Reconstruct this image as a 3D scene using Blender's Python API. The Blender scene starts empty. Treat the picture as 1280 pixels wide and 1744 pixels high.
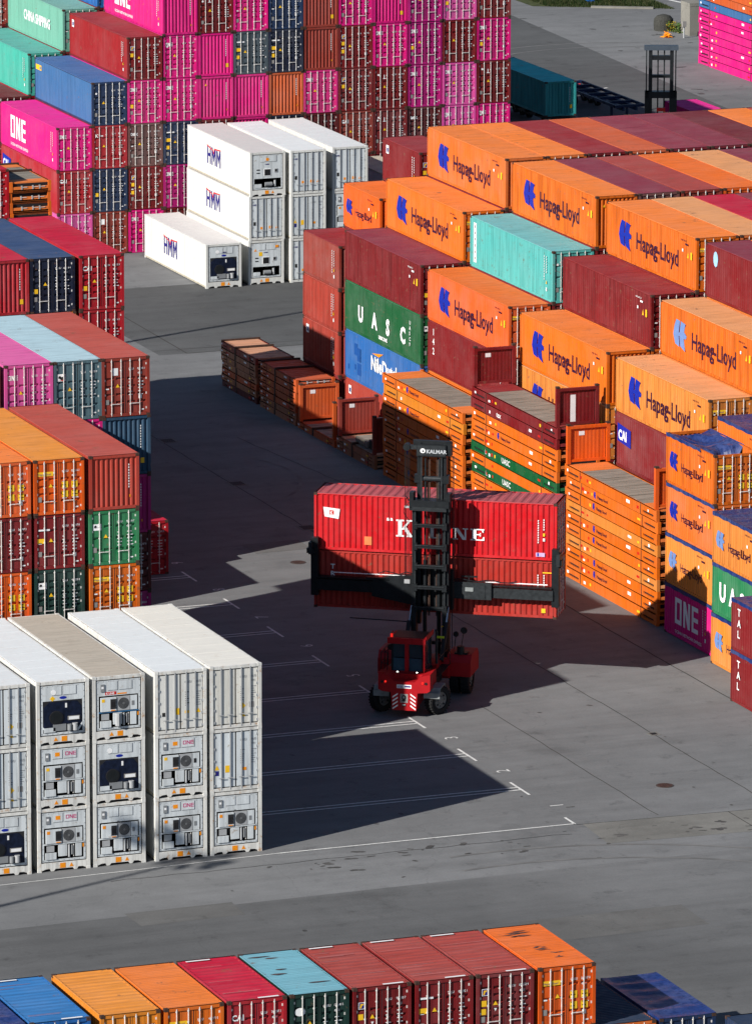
import bpy, math, random
from mathutils import Vector, Matrix, Euler
random.seed(7)
SC = bpy.context.scene
COL = SC.collection
R = math.radians

# ---------------------------------------------------------------- camera
cam_data = bpy.data.cameras.new("camera")
cam = bpy.data.objects.new("camera", cam_data); COL.objects.link(cam)
CX, CY, CZ = -98.4481, -271.4102, 80.0378
YAW, PITCH, ROLL, FPX = 0.365552, 0.219677, 0.001860, 11360.3255
fw = Vector((math.sin(YAW)*math.cos(PITCH), math.cos(YAW)*math.cos(PITCH), -math.sin(PITCH)))
rt = Vector((math.cos(YAW), -math.sin(YAW), 0)); up = rt.cross(fw)
r2 = rt*math.cos(ROLL) + up*math.sin(ROLL); u2 = up*math.cos(ROLL) - rt*math.sin(ROLL)
mw = Matrix.Identity(4)
for i in range(3):
    mw[i][0] = r2[i]; mw[i][1] = u2[i]; mw[i][2] = -fw[i]; mw[i][3] = (CX, CY, CZ)[i]
cam.matrix_world = mw
cam_data.sensor_fit = 'VERTICAL'; cam_data.sensor_height = 24.0
cam_data.lens = 24.0*FPX/1744.0
cam_data.clip_start = 5.0; cam_data.clip_end = 6000.0
SC.camera = cam

# ---------------------------------------------------------------- light
SUN_EL, SUN_AZ = 29.1, 21.8          # light travels towards +X, a little +Y
sv = Vector((math.cos(R(SUN_EL))*math.cos(R(SUN_AZ)), math.cos(R(SUN_EL))*math.sin(R(SUN_AZ)), -math.sin(R(SUN_EL))))
W = bpy.data.worlds.new("World"); SC.world = W; W.use_nodes = True
nt = W.node_tree; nt.nodes.clear()
wo = nt.nodes.new('ShaderNodeOutputWorld'); bg = nt.nodes.new('ShaderNodeBackground'); sky = nt.nodes.new('ShaderNodeTexSky')
sky.sky_type = 'NISHITA'; sky.sun_disc = False
sky.sun_elevation = R(SUN_EL); sky.sun_rotation = math.atan2(-sv.x, -sv.y)
sky.air_density = 0.75; sky.dust_density = 0.2; sky.ozone_density = 1.6
bg.inputs['Strength'].default_value = 0.06
nt.links.new(sky.outputs[0], bg.inputs[0]); nt.links.new(bg.outputs[0], wo.inputs[0])
sd = bpy.data.lights.new("sun", 'SUN'); sd.energy = 5.0; sd.angle = R(0.5); sd.color = (1.0, 0.955, 0.89)
sun = bpy.data.objects.new("sun", sd); COL.objects.link(sun)
sun.rotation_mode = 'QUATERNION'; sun.rotation_quaternion = sv.to_track_quat('-Z', 'Y'); sun.location = (-60, -40, 80)
SC.view_settings.view_transform = 'Standard'; SC.view_settings.look = 'None'
SC.view_settings.exposure = 0.5; SC.view_settings.gamma = 1.0; SC.view_settings.use_curve_mapping = False

# ---------------------------------------------------------------- materials
MATS = {}
def nodes_of(name):
    m = bpy.data.materials.new(name); m.use_nodes = True
    t = m.node_tree; b = t.nodes['Principled BSDF']
    return m, t, b
def plain(name, col, rough=0.55, metal=0.0, emit=None, amp=0.10, scale=3.0):
    if name in MATS: return MATS[name]
    m, t, b = nodes_of(name)
    N, L = t.nodes.new, t.links.new
    tc = N('ShaderNodeTexCoord'); no = N('ShaderNodeTexNoise'); no.inputs['Scale'].default_value = scale; no.inputs['Detail'].default_value = 4
    L(tc.outputs['Object'], no.inputs['Vector'])
    mp = N('ShaderNodeMapRange'); mp.inputs[1].default_value = .3; mp.inputs[2].default_value = .7
    mp.inputs[3].default_value = 1-amp; mp.inputs[4].default_value = 1+amp
    L(no.outputs[0], mp.inputs[0])
    mx = N('ShaderNodeVectorMath'); mx.operation = 'SCALE'; mx.inputs[0].default_value = col
    L(mp.outputs[0], mx.inputs[3]); L(mx.outputs[0], b.inputs['Base Color'])
    b.inputs['Roughness'].default_value = rough; b.inputs['Metallic'].default_value = metal; b.inputs['Specular IOR Level'].default_value = .22
    if emit: b.inputs['Emission Color'].default_value = (*emit[:3], 1); b.inputs['Emission Strength'].default_value = emit[3]
    MATS[name] = m; return m
def paint(name, col, rough=0.5, fade=0.10, rust=0.25, streak=0.12, dirtcol=(.16, .085, .05), chalk=None, roof=False):
    """weathered container paint: broad fading, vertical streaks, rust specks, each container offset at random"""
    if name in MATS: return MATS[name]
    m, t, b = nodes_of(name)
    N, L = t.nodes.new, t.links.new
    tc = N('ShaderNodeTexCoord'); oi = N('ShaderNodeObjectInfo')
    sc = N('ShaderNodeMath'); sc.operation = 'MULTIPLY'; sc.inputs[1].default_value = 173.0; L(oi.outputs['Random'], sc.inputs[0])
    ad = N('ShaderNodeVectorMath'); ad.operation = 'ADD'; L(tc.outputs['Object'], ad.inputs[0]); L(sc.outputs[0], ad.inputs[1])
    def noise(scale, detail, mapping=None, rough=.6):
        n = N('ShaderNodeTexNoise'); n.inputs['Scale'].default_value = scale; n.inputs['Detail'].default_value = detail; n.inputs['Roughness'].default_value = rough
        if mapping:
            mp = N('ShaderNodeMapping'); mp.inputs['Scale'].default_value = mapping; L(ad.outputs[0], mp.inputs[0]); L(mp.outputs[0], n.inputs['Vector'])
        else: L(ad.outputs[0], n.inputs['Vector'])
        return n.outputs[0]
    def rng(src, a, c, lo, hi):
        mp = N('ShaderNodeMapRange'); mp.inputs[1].default_value = a; mp.inputs[2].default_value = c; mp.inputs[3].default_value = lo; mp.inputs[4].default_value = hi
        L(src, mp.inputs[0]); return mp.outputs[0]
    def mix(fac, c1, c2):
        x = N('ShaderNodeMix'); x.data_type = 'RGBA'
        if isinstance(fac, float): x.inputs[0].default_value = fac
        else: L(fac, x.inputs[0])
        for i, c in ((6, c1), (7, c2)):
            if isinstance(c, tuple): x.inputs[i].default_value = (*c, 1)
            else: L(c, x.inputs[i])
        return x.outputs[2]
    chalk = chalk or tuple(.87*c + .13*.32 for c in col)
    base = mix(rng(noise(.55, 4), .38, .66, 0, fade*3), col, chalk)
    dark = tuple(c*.62 for c in col)
    base = mix(rng(noise(1.0, 3, (1.2, .25, 9) if roof == 'x' else ((.5, 7, .35) if roof else (5, 5, .25))), .45, .75, 0, streak*3), base, dark)
    base = mix(rng(noise(9, 3), .55, .75, 0, .22), base, dark)
    base = mix(rng(noise(3.2 if not roof else 1.3, 8, None, .75), .615-.03*rust, .70, 0, min(1., rust*3.2)), base, dirtcol)
    bri = rng(oi.outputs['Random'], 0, 1, .95, 1.05)
    vm = N('ShaderNodeVectorMath'); vm.operation = 'SCALE'; L(base, vm.inputs[0]); L(bri, vm.inputs[3])
    L(vm.outputs[0], b.inputs['Base Color'])
    L(rng(noise(2.5, 3), .3, .7, rough-.08, rough+.15), b.inputs['Roughness']); b.inputs['Specular IOR Level'].default_value = .28
    bp = N('ShaderNodeBump'); bp.inputs['Strength'].default_value = .25; bp.inputs['Distance'].default_value = .02
    L(noise(1.6, 3), bp.inputs['Height']); L(bp.outputs[0], b.inputs['Normal'])
    MATS[name] = m; return m

BODY = {  # paint on the walls, paint on the weathered roof
 'orange': ((.62, .122, .004), (.74, .19, .035)),
 'bright orange': ((.66, .09, .003), (.72, .145, .02)),
 'pale orange': ((.62, .20, .03), (.66, .29, .12)),
 'amber': ((.60, .19, .012), (.66, .24, .04)),
 'magenta': ((.60, .004, .17), (.66, .018, .24)),
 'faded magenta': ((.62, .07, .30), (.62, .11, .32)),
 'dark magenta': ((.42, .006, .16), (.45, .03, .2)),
 'maroon': ((.165, .006, .008), (.25, .022, .026)),
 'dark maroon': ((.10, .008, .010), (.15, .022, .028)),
 'purple maroon': ((.15, .012, .02), (.22, .035, .055)),
 'red brown': ((.24, .03, .018), (.33, .055, .045)),
 'brick red': ((.32, .035, .02), (.42, .075, .055)),
 'rust orange': ((.50, .085, .015), (.52, .10, .035)),
 'brown': ((.36, .125, .055), (.58, .29, .17)),
 'lifted red': ((.36, .022, .014), (.36, .03, .02)),
 'tan brown': ((.13, .055, .05), (.2, .09, .08)),
 'crimson': ((.34, .004, .012), (.44, .010, .036)),
 'scarlet': ((.50, .005, .010), (.42, .08, .09)),
 'navy': ((.012, .028, .075), (.035, .065, .15)),
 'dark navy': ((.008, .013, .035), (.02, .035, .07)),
 'slate': ((.055, .075, .09), (.09, .12, .14)),
 'blue': ((.035, .12, .28), (.05, .13, .32)),
 'bright blue': ((.012, .11, .36), (.035, .17, .42)),
 'steel blue': ((.09, .16, .19), (.36, .50, .56)),
 'teal blue': ((.012, .055, .11), (.03, .12, .2)),
 'sea green': ((.13, .34, .26), (.17, .36, .31)),
 'turquoise': ((.04, .36, .28), (.09, .34, .30)),
 'cyan': ((.075, .40, .37), (.12, .42, .42)),
 'teal': ((.03, .30, .30), (.05, .58, .58)),
 'deep red': ((.25, .005, .008), (.25, .022, .03)),
 'green': ((.002, .085, .022), (.02, .16, .06)),
 'bright green': ((.012, .17, .06), (.03, .2, .09)),
 'dark green': ((.008, .035, .028), (.16, .38, .48)),
 'grey': ((.2, .2, .2), (.15, .15, .155)),
 'beige': ((.4, .36, .28), (.46, .42, .34)),
}
def body(k): return paint('paint ' + k, BODY[k][0], .48, .15, .42, .20)
def bodyv(k, v):
    if v == 1: return paint('sun faded paint ' + k, tuple(.95*c+.012*max(BODY[k][0]) for c in BODY[k][0]), .58, .30, .45, .22)
    if v == 2: return paint('grimy paint ' + k, tuple(.94*c for c in BODY[k][0]), .52, .12, .80, .48)
    return body(k)
def roofm(k): return paint('roof paint ' + k, BODY[k][1], .6, .2, .55, .26, roof=True)
WHITE = paint('reefer white', (.64, .64, .61), .45, .12, .16, .14, (.42, .27, .14))
WHITE_END = paint('reefer end panel', (.60, .64, .66), .5, .2, .7, .3, (.3, .24, .18))
WHITE_DOOR = paint('reefer door', (.60, .64, .66), .5, .16, .5, .3, (.3, .25, .18))
CREAM = paint('reefer door cream', (.66, .65, .60), .5, .14, .5, .3, (.34, .24, .14))
FRAMEW = paint('reefer frame', (.69, .685, .65), .5, .3, 1.7, .35, (.40, .22, .09))
ROOFS = {'cool': paint('reefer roof cool white', (.66, .69, .70), .55, .05, .08, .05, (.4, .3, .2), roof=True),
         'warm': paint('reefer roof warm white', (.69, .67, .61), .55, .08, .12, .08, (.4, .3, .2), roof=True),
         'tan': paint('reefer roof tan grime', (.46, .41, .34), .7, .2, .3, .25, (.22, .17, .12), roof=True),
         'grey': paint('reefer roof grey', (.56, .54, .53), .6, .05, .1, .05, (.3, .25, .2), roof=True)}
RUSTC = plain('rusted casting', (.055, .03, .022), .8, amp=.4, scale=14)
RUBBER = plain('gasket rubber', (.022, .022, .024), .7)
GALV = plain('galvanised rod', (.62, .60, .57), .42, .1, amp=.2, scale=8)
GREYROD = plain('grey rod', (.36, .37, .38), .5, .1)
DARK = plain('dark recess', (.014, .014, .016), .8)
NAVYM = plain('navy machinery', (.006, .010, .026), .45, amp=.45, scale=5)
INKW = plain('white lettering', (.78, .78, .78), .55, amp=.06)
INKB = plain('blue emblem', (.008, .022, .30), .5)
INKFB = plain('faded blue emblem', (.13, .22, .46), .6)
INKN = plain('navy lettering', (.02, .018, .16), .5)
INKD = plain('dark lettering', (.035, .008, .03), .5)
INKR = plain('red lettering', (.55, .03, .02), .5)
INKM = plain('magenta lettering', (.5, .02, .15), .5)
INKG = plain('grey lettering', (.2, .21, .22), .5)
INKK = plain('black lettering', (.02, .02, .02), .5)
YEL = plain('yellow sticker', (.80, .47, .02), .5, amp=.05)
ORS = plain('orange sticker', (.78, .26, .01), .5, amp=.05)
GREYS = plain('grey sticker', (.24, .23, .22), .5)
REDS = plain('red sticker', (.5, .015, .01), .5)
GREENS = plain('green sticker', (.05, .4, .25), .5)
BLACKM = plain('black machine paint', (.011, .013, .015), .42, amp=.25, scale=4)
BLACKL = plain('worn black steel', (.026, .030, .033), .45, .2, amp=.3, scale=6)
REDM = plain('red machine paint', (.33, .005, .009), .5, amp=.08)
TYRE = plain('tyre rubber', (.016, .016, .017), .85)
RIM = plain('wheel rim', (.17, .17, .165), .5, .2, amp=.3, scale=8)
MUD = plain('mudguard', (.22, .24, .24), .5, amp=.2)
CHROME = plain('chrome rod', (.6, .6, .6), .15, 1.0)
TARP = paint('blue tarpaulin', (.012, .032, .15), .35, .3, .05, .4, (.1, .12, .2))
WOOD = paint('weathered deck boards', (.25, .22, .18), .85, .4, .9, .6, (.10, .075, .05), roof=True)
GLASSM, gt, gb = nodes_of('cab glass')
gb.inputs['Base Color'].default_value = (.02, .035, .045, 1); gb.inputs['Roughness'].default_value = .08; gb.inputs['Specular IOR Level'].default_value = .8
GLASSLOW = plain('lower cab glass', (.03, .07, .10), .2)
LAMP = plain('work lamp lens', (.9, .9, .85), .3, emit=(1, .97, .9, 6.0))
TAILM = plain('tail lamp', (.5, .01, .01), .3, emit=(1, .03, .02, .6))

# ---------------------------------------------------------------- mesh helpers
class MB:
    def __init__(s): s.v = []; s.f = []; s.m = []; s.mats = []
    def mi(s, mat):
        if mat not in s.mats: s.mats.append(mat)
        return s.mats.index(mat)
    def add(s, vs, fs, mat, M=None):
        o = len(s.v); k = s.mi(mat)
        s.v += [tuple(M @ Vector(p)) for p in vs] if M else [tuple(p) for p in vs]
        for f in fs: s.f.append(tuple(i+o for i in f)); s.m.append(k)
        return s
    def box(s, x0, x1, y0, y1, z0, z1, mat, M=None):
        vs = [(x, y, z) for z in (z0, z1) for y in (y0, y1) for x in (x0, x1)]
        return s.add(vs, [(0, 2, 3, 1), (4, 5, 7, 6), (0, 1, 5, 4), (2, 6, 7, 3), (0, 4, 6, 2), (1, 3, 7, 5)], mat, M)
    def tube(s, p, q, r, mat, n=8, r1=None, caps=True):
        p = Vector(p); q = Vector(q); d = (q-p).normalized()
        a = d.orthogonal().normalized(); c = d.cross(a); r1 = r if r1 is None else r1
        vs = [];
        for k in range(n):
            t = 2*math.pi*k/n; w = a*math.cos(t)+c*math.sin(t); vs += [p+w*r, q+w*r1]
        fs = [(2*k, (2*k+2) % (2*n), (2*k+3) % (2*n), 2*k+1) for k in range(n)]
        if caps: fs += [tuple(2*k for k in reversed(range(n))), tuple(2*k+1 for k in range(n))]
        return s.add(vs, fs, mat)
    def prism(s, pts, axis, a, b, mat, M=None):
        """pts 2D polygon extruded along axis ('x': pts=(y,z), 'y': pts=(x,z), 'z': pts=(x,y))"""
        n = len(pts)
        def P(p, t): return {'x': (t, p[0], p[1]), 'y': (p[0], t, p[1]), 'z': (p[0], p[1], t)}[axis]
        vs = [P(p, a) for p in pts] + [P(p, b) for p in pts]
        fs = [tuple(range(n)), tuple(range(2*n-1, n-1, -1))] + [(k, k+n, (k+1) % n+n, (k+1) % n) for k in range(n)]
        return s.add(vs, fs, mat, M)
    def strip(s, prof, axis, a, b, mat, M=None):
        """open profile swept between a and b"""
        n = len(prof)
        def P(p, t): return {'x': (t, p[0], p[1]), 'y': (p[0], t, p[1]), 'z': (p[0], p[1], t)}[axis]
        vs = [P(p, a) for p in prof] + [P(p, b) for p in prof]
        return s.add(vs, [(k, k+1, k+1+n, k+n) for k in range(n-1)], mat, M)
    def mesh(s, name):
        me = bpy.data.meshes.new(name); me.from_pydata(s.v, [], s.f)
        for m in s.mats: me.materials.append(m)
        me.polygons.foreach_set('material_index', s.m); me.update(); return me
def obj(name, me, parent=None, loc=(0, 0, 0), rot=(0, 0, 0), mats=None):
    o = bpy.data.objects.new(name, me); COL.objects.link(o); o.location = loc; o.rotation_euler = rot
    if parent is not None: o.parent = parent
    if mats:
        for i, m in enumerate(mats):
            if m is not None: o.material_slots[i].link = 'OBJECT'; o.material_slots[i].material = m
    return o
LABELS = {}
def thing(name, label, cat, loc=(0, 0, 0), rz=0, group=None):
    o = bpy.data.objects.new(name, None); COL.objects.link(o); o.location = loc; o.rotation_euler = (0, 0, rz)
    o.empty_display_size = .3
    return tag(o, label, cat, group)
def tag(o, label, cat, group=None):
    n = len(label.split())
    if not 4 <= n <= 16: print('LABEL LENGTH', n, label)
    if label in LABELS: print('DUPLICATE LABEL', label)
    LABELS[label] = 1
    o['label'] = label; o['category'] = cat
    if group: o['group'] = group
    return o
def struct(name, me, loc=(0, 0, 0), kind='structure'):
    o = obj(name, me, None, loc); o['kind'] = kind; return o
_txt = {}
def text_me(s, size=1.0, mat=None, bold=.0, space=1.0, sx=1.0, align='LEFT'):
    key = (s, size, mat.name, bold, space, sx, align)
    if key in _txt: return _txt[key]
    cu = bpy.data.curves.new('lettering', 'FONT'); cu.body = s; cu.size = size; cu.offset = bold*size; cu.space_character = space
    cu.align_x = align; cu.resolution_u = 2; cu.fill_mode = 'FRONT'
    ob = bpy.data.objects.new('tmp', cu); COL.objects.link(ob)
    dg = bpy.context.evaluated_depsgraph_get(); dg.update()
    me = bpy.data.meshes.new_from_object(ob.evaluated_get(dg)); me.name = 'lettering'
    bpy.data.objects.remove(ob); bpy.data.curves.remove(cu)
    if sx != 1.0:
        for v in me.vertices: v.co.x *= sx
    me.materials.clear(); me.materials.append(mat)
    _txt[key] = me; return me
def add_text(mb, s, x, z, size, mat, y, bold=0, sx=1, align='LEFT', space=1):
    """text laid on a plane facing -Y inside an MB"""
    me = text_me(s, size, mat, bold, space, sx, align)
    mb.add([(v.co.x+x, y, v.co.y+z) for v in me.vertices], [tuple(p.vertices) for p in me.polygons], mat)

Wd = 2.438; HW = Wd/2; H9 = 2.896; H8 = 2.591; L40 = 12.192; L20 = 6.058
SLOTB = bpy.data.materials.new('slot body'); SLOTR = bpy.data.materials.new('slot roof')
MC = {}
def cached(fn):
    def g(*a):
        k = (fn.__name__,)+a
        if k not in MC: MC[k] = fn(*a)
        return MC[k]
    return g
def castings(b, L, H, mat):
    for x in (-HW, HW-.17):
        for y in (-L/2, L/2-.17):
            for z in (0, H-.118): b.box(x-.003, x+.173, y-.003, y+.173, z, z+.118, mat)
@cached
def m_frame(L, H):
    b = MB(); y0 = -L/2; y1 = L/2; p = .15
    for sx in (-1, 1):
        xa, xb = sorted((sx*HW, sx*(HW-p)))
        for ya, yb in ((y0+.01, y0+.13), (y1-.13, y1-.01)): b.box(xa+.002, xb-.002, ya, yb, .118, H-.118, SLOTB)
        xr, xs = sorted((sx*(HW-.005), sx*(HW-.07)))
        b.box(xr, xs, y0+.18, y1-.18, H-.075, H-.012, SLOTB)
        b.box(xr, xs, y0+.18, y1-.18, .045, .17, SLOTB)
    for ya, yb in ((y0+.012, y0+.11), (y1-.11, y1-.012)):
        b.box(-HW+.18, HW-.18, ya, yb, H-.14, H-.012, SLOTB); b.box(-HW+.18, HW-.18, ya, yb, .02, .16, SLOTB)
    b.box(-HW+.08, HW-.08, y0+.15, y1-.15, .05, .12, RUBBER)
    castings(b, L, H, RUSTC)
    return b.mesh('container_frame')
def zig(n, per, d, a):
    out = []
    for k in range(n):
        o = a+k*per; out += [(o, 0), (o+per*.27, 0), (o+per*.5, d), (o+per*.77, d)]
    out.append((a+n*per, 0)); return out
@cached
def m_side(L, H):
    b = MB(); ln = L-.30; n = round(ln/.278); pr = zig(n, ln/n, .052, -ln/2)
    b.strip([(-HW+.012+d, y) for y, d in pr], 'z', .16, H-.07, SLOTB)
    return b.mesh('side_wall')
@cached
def m_end(H):
    b = MB(); ln = Wd-.26; n = 9; pr = zig(n, ln/n, .045, -ln/2)
    b.strip([(x, d) for x, d in pr], 'z', .15, H-.13, SLOTB)
    return b.mesh('end_wall')
@cached
def m_roof(L, ribbed):
    b = MB(); ln = L-.36; n = round(ln/(.209 if not ribbed else .42)); per = ln/n; pr = []
    d = .014 if not ribbed else .035
    for k in range(n):
        o = -ln/2+k*per; pr += [(o, 0), (o+per*.3, 0), (o+per*.5, -d), (o+per*.8, -d)]
    pr.append((ln/2, 0))
    pr = [(-L/2+.015, 0), (-ln/2-.001, 0)]+pr+[(ln/2+.001, 0), (L/2-.015, 0)]
    b.strip([(y, z) for y, z in pr], 'x', -HW+.03, HW-.03, SLOTR)
    b.box(-HW+.004, -HW+.06, -L/2+.18, L/2-.18, -.02, .006, SLOTR); b.box(HW-.06, HW-.004, -L/2+.18, L/2-.18, -.02, .006, SLOTR)
    return b.mesh('roof')
@cached
def m_door(H, style):
    """one leaf, hinge at x=0, width w to +x, front face at y=0"""
    b = MB(); w = (Wd-.32)/2-.012; z0 = .17; z1 = H-.15; h = z1-z0
    cuts = {0: (.30, .43, .56, .69, .82), 1: (.26, .5, .74), 2: (.22, .37, .52, .67)}[style]
    pr = [(0.0, z0), (0.0, z0+.04)]
    prev = z0+.04
    for c in cuts:
        z = z0+c*h-.05
        pr += [(0.0, z-.035), (.075, z), (.075, z+.06), (0.0, z+.095)]
    pr += [(0.0, z1-.03), (0.0, z1)]
    b.strip([(y, z) for y, z in pr], 'x', .05, w-.05, SLOTB)
    b.box(0, .05, -.012, .05, z0, z1, SLOTB); b.box(w-.05, w, -.012, .05, z0, z1, SLOTB)
    b.box(w*.5-.05, w*.5+.05, -.006, .04, z0, z1, SLOTB)
    for k in range(4):
        z = z0+h*(.08+.28*k); b.box(-.05, .05, -.03, -.005, z-.05, z+.05, GALV)
    return b.mesh('door')
@cached
def m_rods(H):
    b = MB(); w = (Wd-.32)/2-.012
    for x in (w*.34, w*.80):
        b.tube((x, -.045, .06), (x, -.045, H-.06), .021, GALV, 6)
        for z in (.16, .6, H*.5, H-.62, H-.16): b.box(x-.04, x+.04, -.05, -.018, z-.03, z+.03, GALV)
        b.box(x-.045, x+.045, -.03, 0, .04, .13, GALV); b.box(x-.045, x+.045, -.03, 0, H-.13, H-.04, GALV)
    for x, dx in ((w*.34, .26), (w*.80, -.26)):
        b.box(min(x, x+dx), max(x, x+dx), -.075, -.055, .62, .655, GALV)
    return b.mesh('lock_rods')

# ---------------------------------------------------------------- lettering and emblems
def glyph_ONE(b, x, z, h, mat, y, w=None):
    """block letters O N E as painted strokes on a -Y plane"""
    w = w or h*.62; t = h*.17; g = h*.16
    def q(x0, x1, z0, z1): b.box(x+x0, x+x1, y-.002, y, z+z0, z+z1, mat)
    b.prism([(x, z), (x+w, z), (x+w, z+t), (x, z+t)], 'y', y-.002, y, mat)
    q(0, t, t, h); q(w-t, w, t, h); q(t, w-t, h-t, h)
    o = w+g
    q(o, o+t, 0, h); q(o+w-t, o+w, 0, h)
    b.prism([(x+o, z+h), (x+o+t*1.25, z+h), (x+o+w, z), (x+o+w-t*1.25, z)], 'y', y-.003, y-.001, mat)
    o = 2*(w+g)
    q(o, o+t, 0, h)
    for k in (0, .5, 1): q(o+t, o+w*.95, (h-t)*k, (h-t)*k+t)
HLP = [[(.20, 1), (.54, .98), (.46, .66), (.42, .46), (.50, .0), (.12, .06), (-.06, .40), (.04, .72)],
       [(.62, .98), (1.02, .93), (.90, .62), (1.14, .50), (1.08, .38), (.88, .36), (1.02, -.10), (.58, .04), (.50, .34), (.52, .52), (.54, .68)],
       [(.30, .50), (.55, .55), (.55, .40), (.31, .42)]]
@cached
def m_hl_emblem(w, h, mname):
    b = MB()
    for k, p in enumerate(HLP): b.prism([(x*w, z*h) for x, z in p], 'y', -.002-.001*k, 0, MATS[mname])
    return b.mesh('blue_emblem')
@cached
def m_one(h, mname, tagline):
    b = MB(); glyph_ONE(b, 0, 0, h, MATS[mname], 0)
    if tagline: add_text(b, 'OCEAN NETWORK EXPRESS', 0.0, -h*.36, h*.17, MATS[mname], -.002, .01, 1.15)
    return b.mesh('lettering')
@cached
def m_hmm():
    b = MB(); t = .17; h = 1.18
    def q(x0, x1, z0, z1): b.box(x0, x1, -.002, 0, z0, z1, INKN)
    q(0, t, 0, h); q(.52, .52+t, 0, h); q(t, .52, h*.42, h*.60)
    for o in (.86, 1.80):
        w = .80
        q(o, o+t, 0, h); q(o+w-t, o+w, 0, h)
        b.prism([(o+t, h), (o+w/2, h*.52), (o+w/2, h*.16), (o+t, h*.66)], 'y', -.002, 0, INKN); b.prism([(o+w-t, h), (o+w/2, h*.52), (o+w/2, h*.16), (o+w-t, h*.66)], 'y', -.002, 0, INKN)
    for p in ([(-.05, 1.36), (1.15, 1.14), (1.15, 1.07), (-.05, 1.27)],
              [(1.15, 1.14), (1.28, .90), (1.37, .90), (1.20, 1.12)],
              [(1.28, .90), (1.46, 1.24), (1.52, 1.19), (1.37, .86)],
              [(1.44, 1.26), (2.75, 1.34), (2.75, 1.26), (1.48, 1.18)]):
        b.prism([(x*.95, z-.12) for x, z in p], 'y', -.003, -.001, INKR)
    return b.mesh('lettering')
@cached
def m_word(s, size, mname, bold, sx, space):
    b = MB(); add_text(b, s, 0, 0, size, MATS[mname], 0, bold, sx, space=space); return b.mesh('lettering')
@cached
def m_vert(s, size, mname):
    b = MB()
    for k, ch in enumerate(s): add_text(b, ch, 0, -k*size*1.05, size, MATS[mname], 0, .02, 1.1)
    return b.mesh('lettering')
CODES = ['FCIU 451871 0', 'TCNU 620318 4', 'TLLU 458820 8', 'CARU 206107 8', 'NYKU 079516 2', 'FDCU 071653 9', 'TRLU 833402 1', 'CAIU 955130 7', 'ONEU 127640 5', 'SEGU 540987 3']
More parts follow.
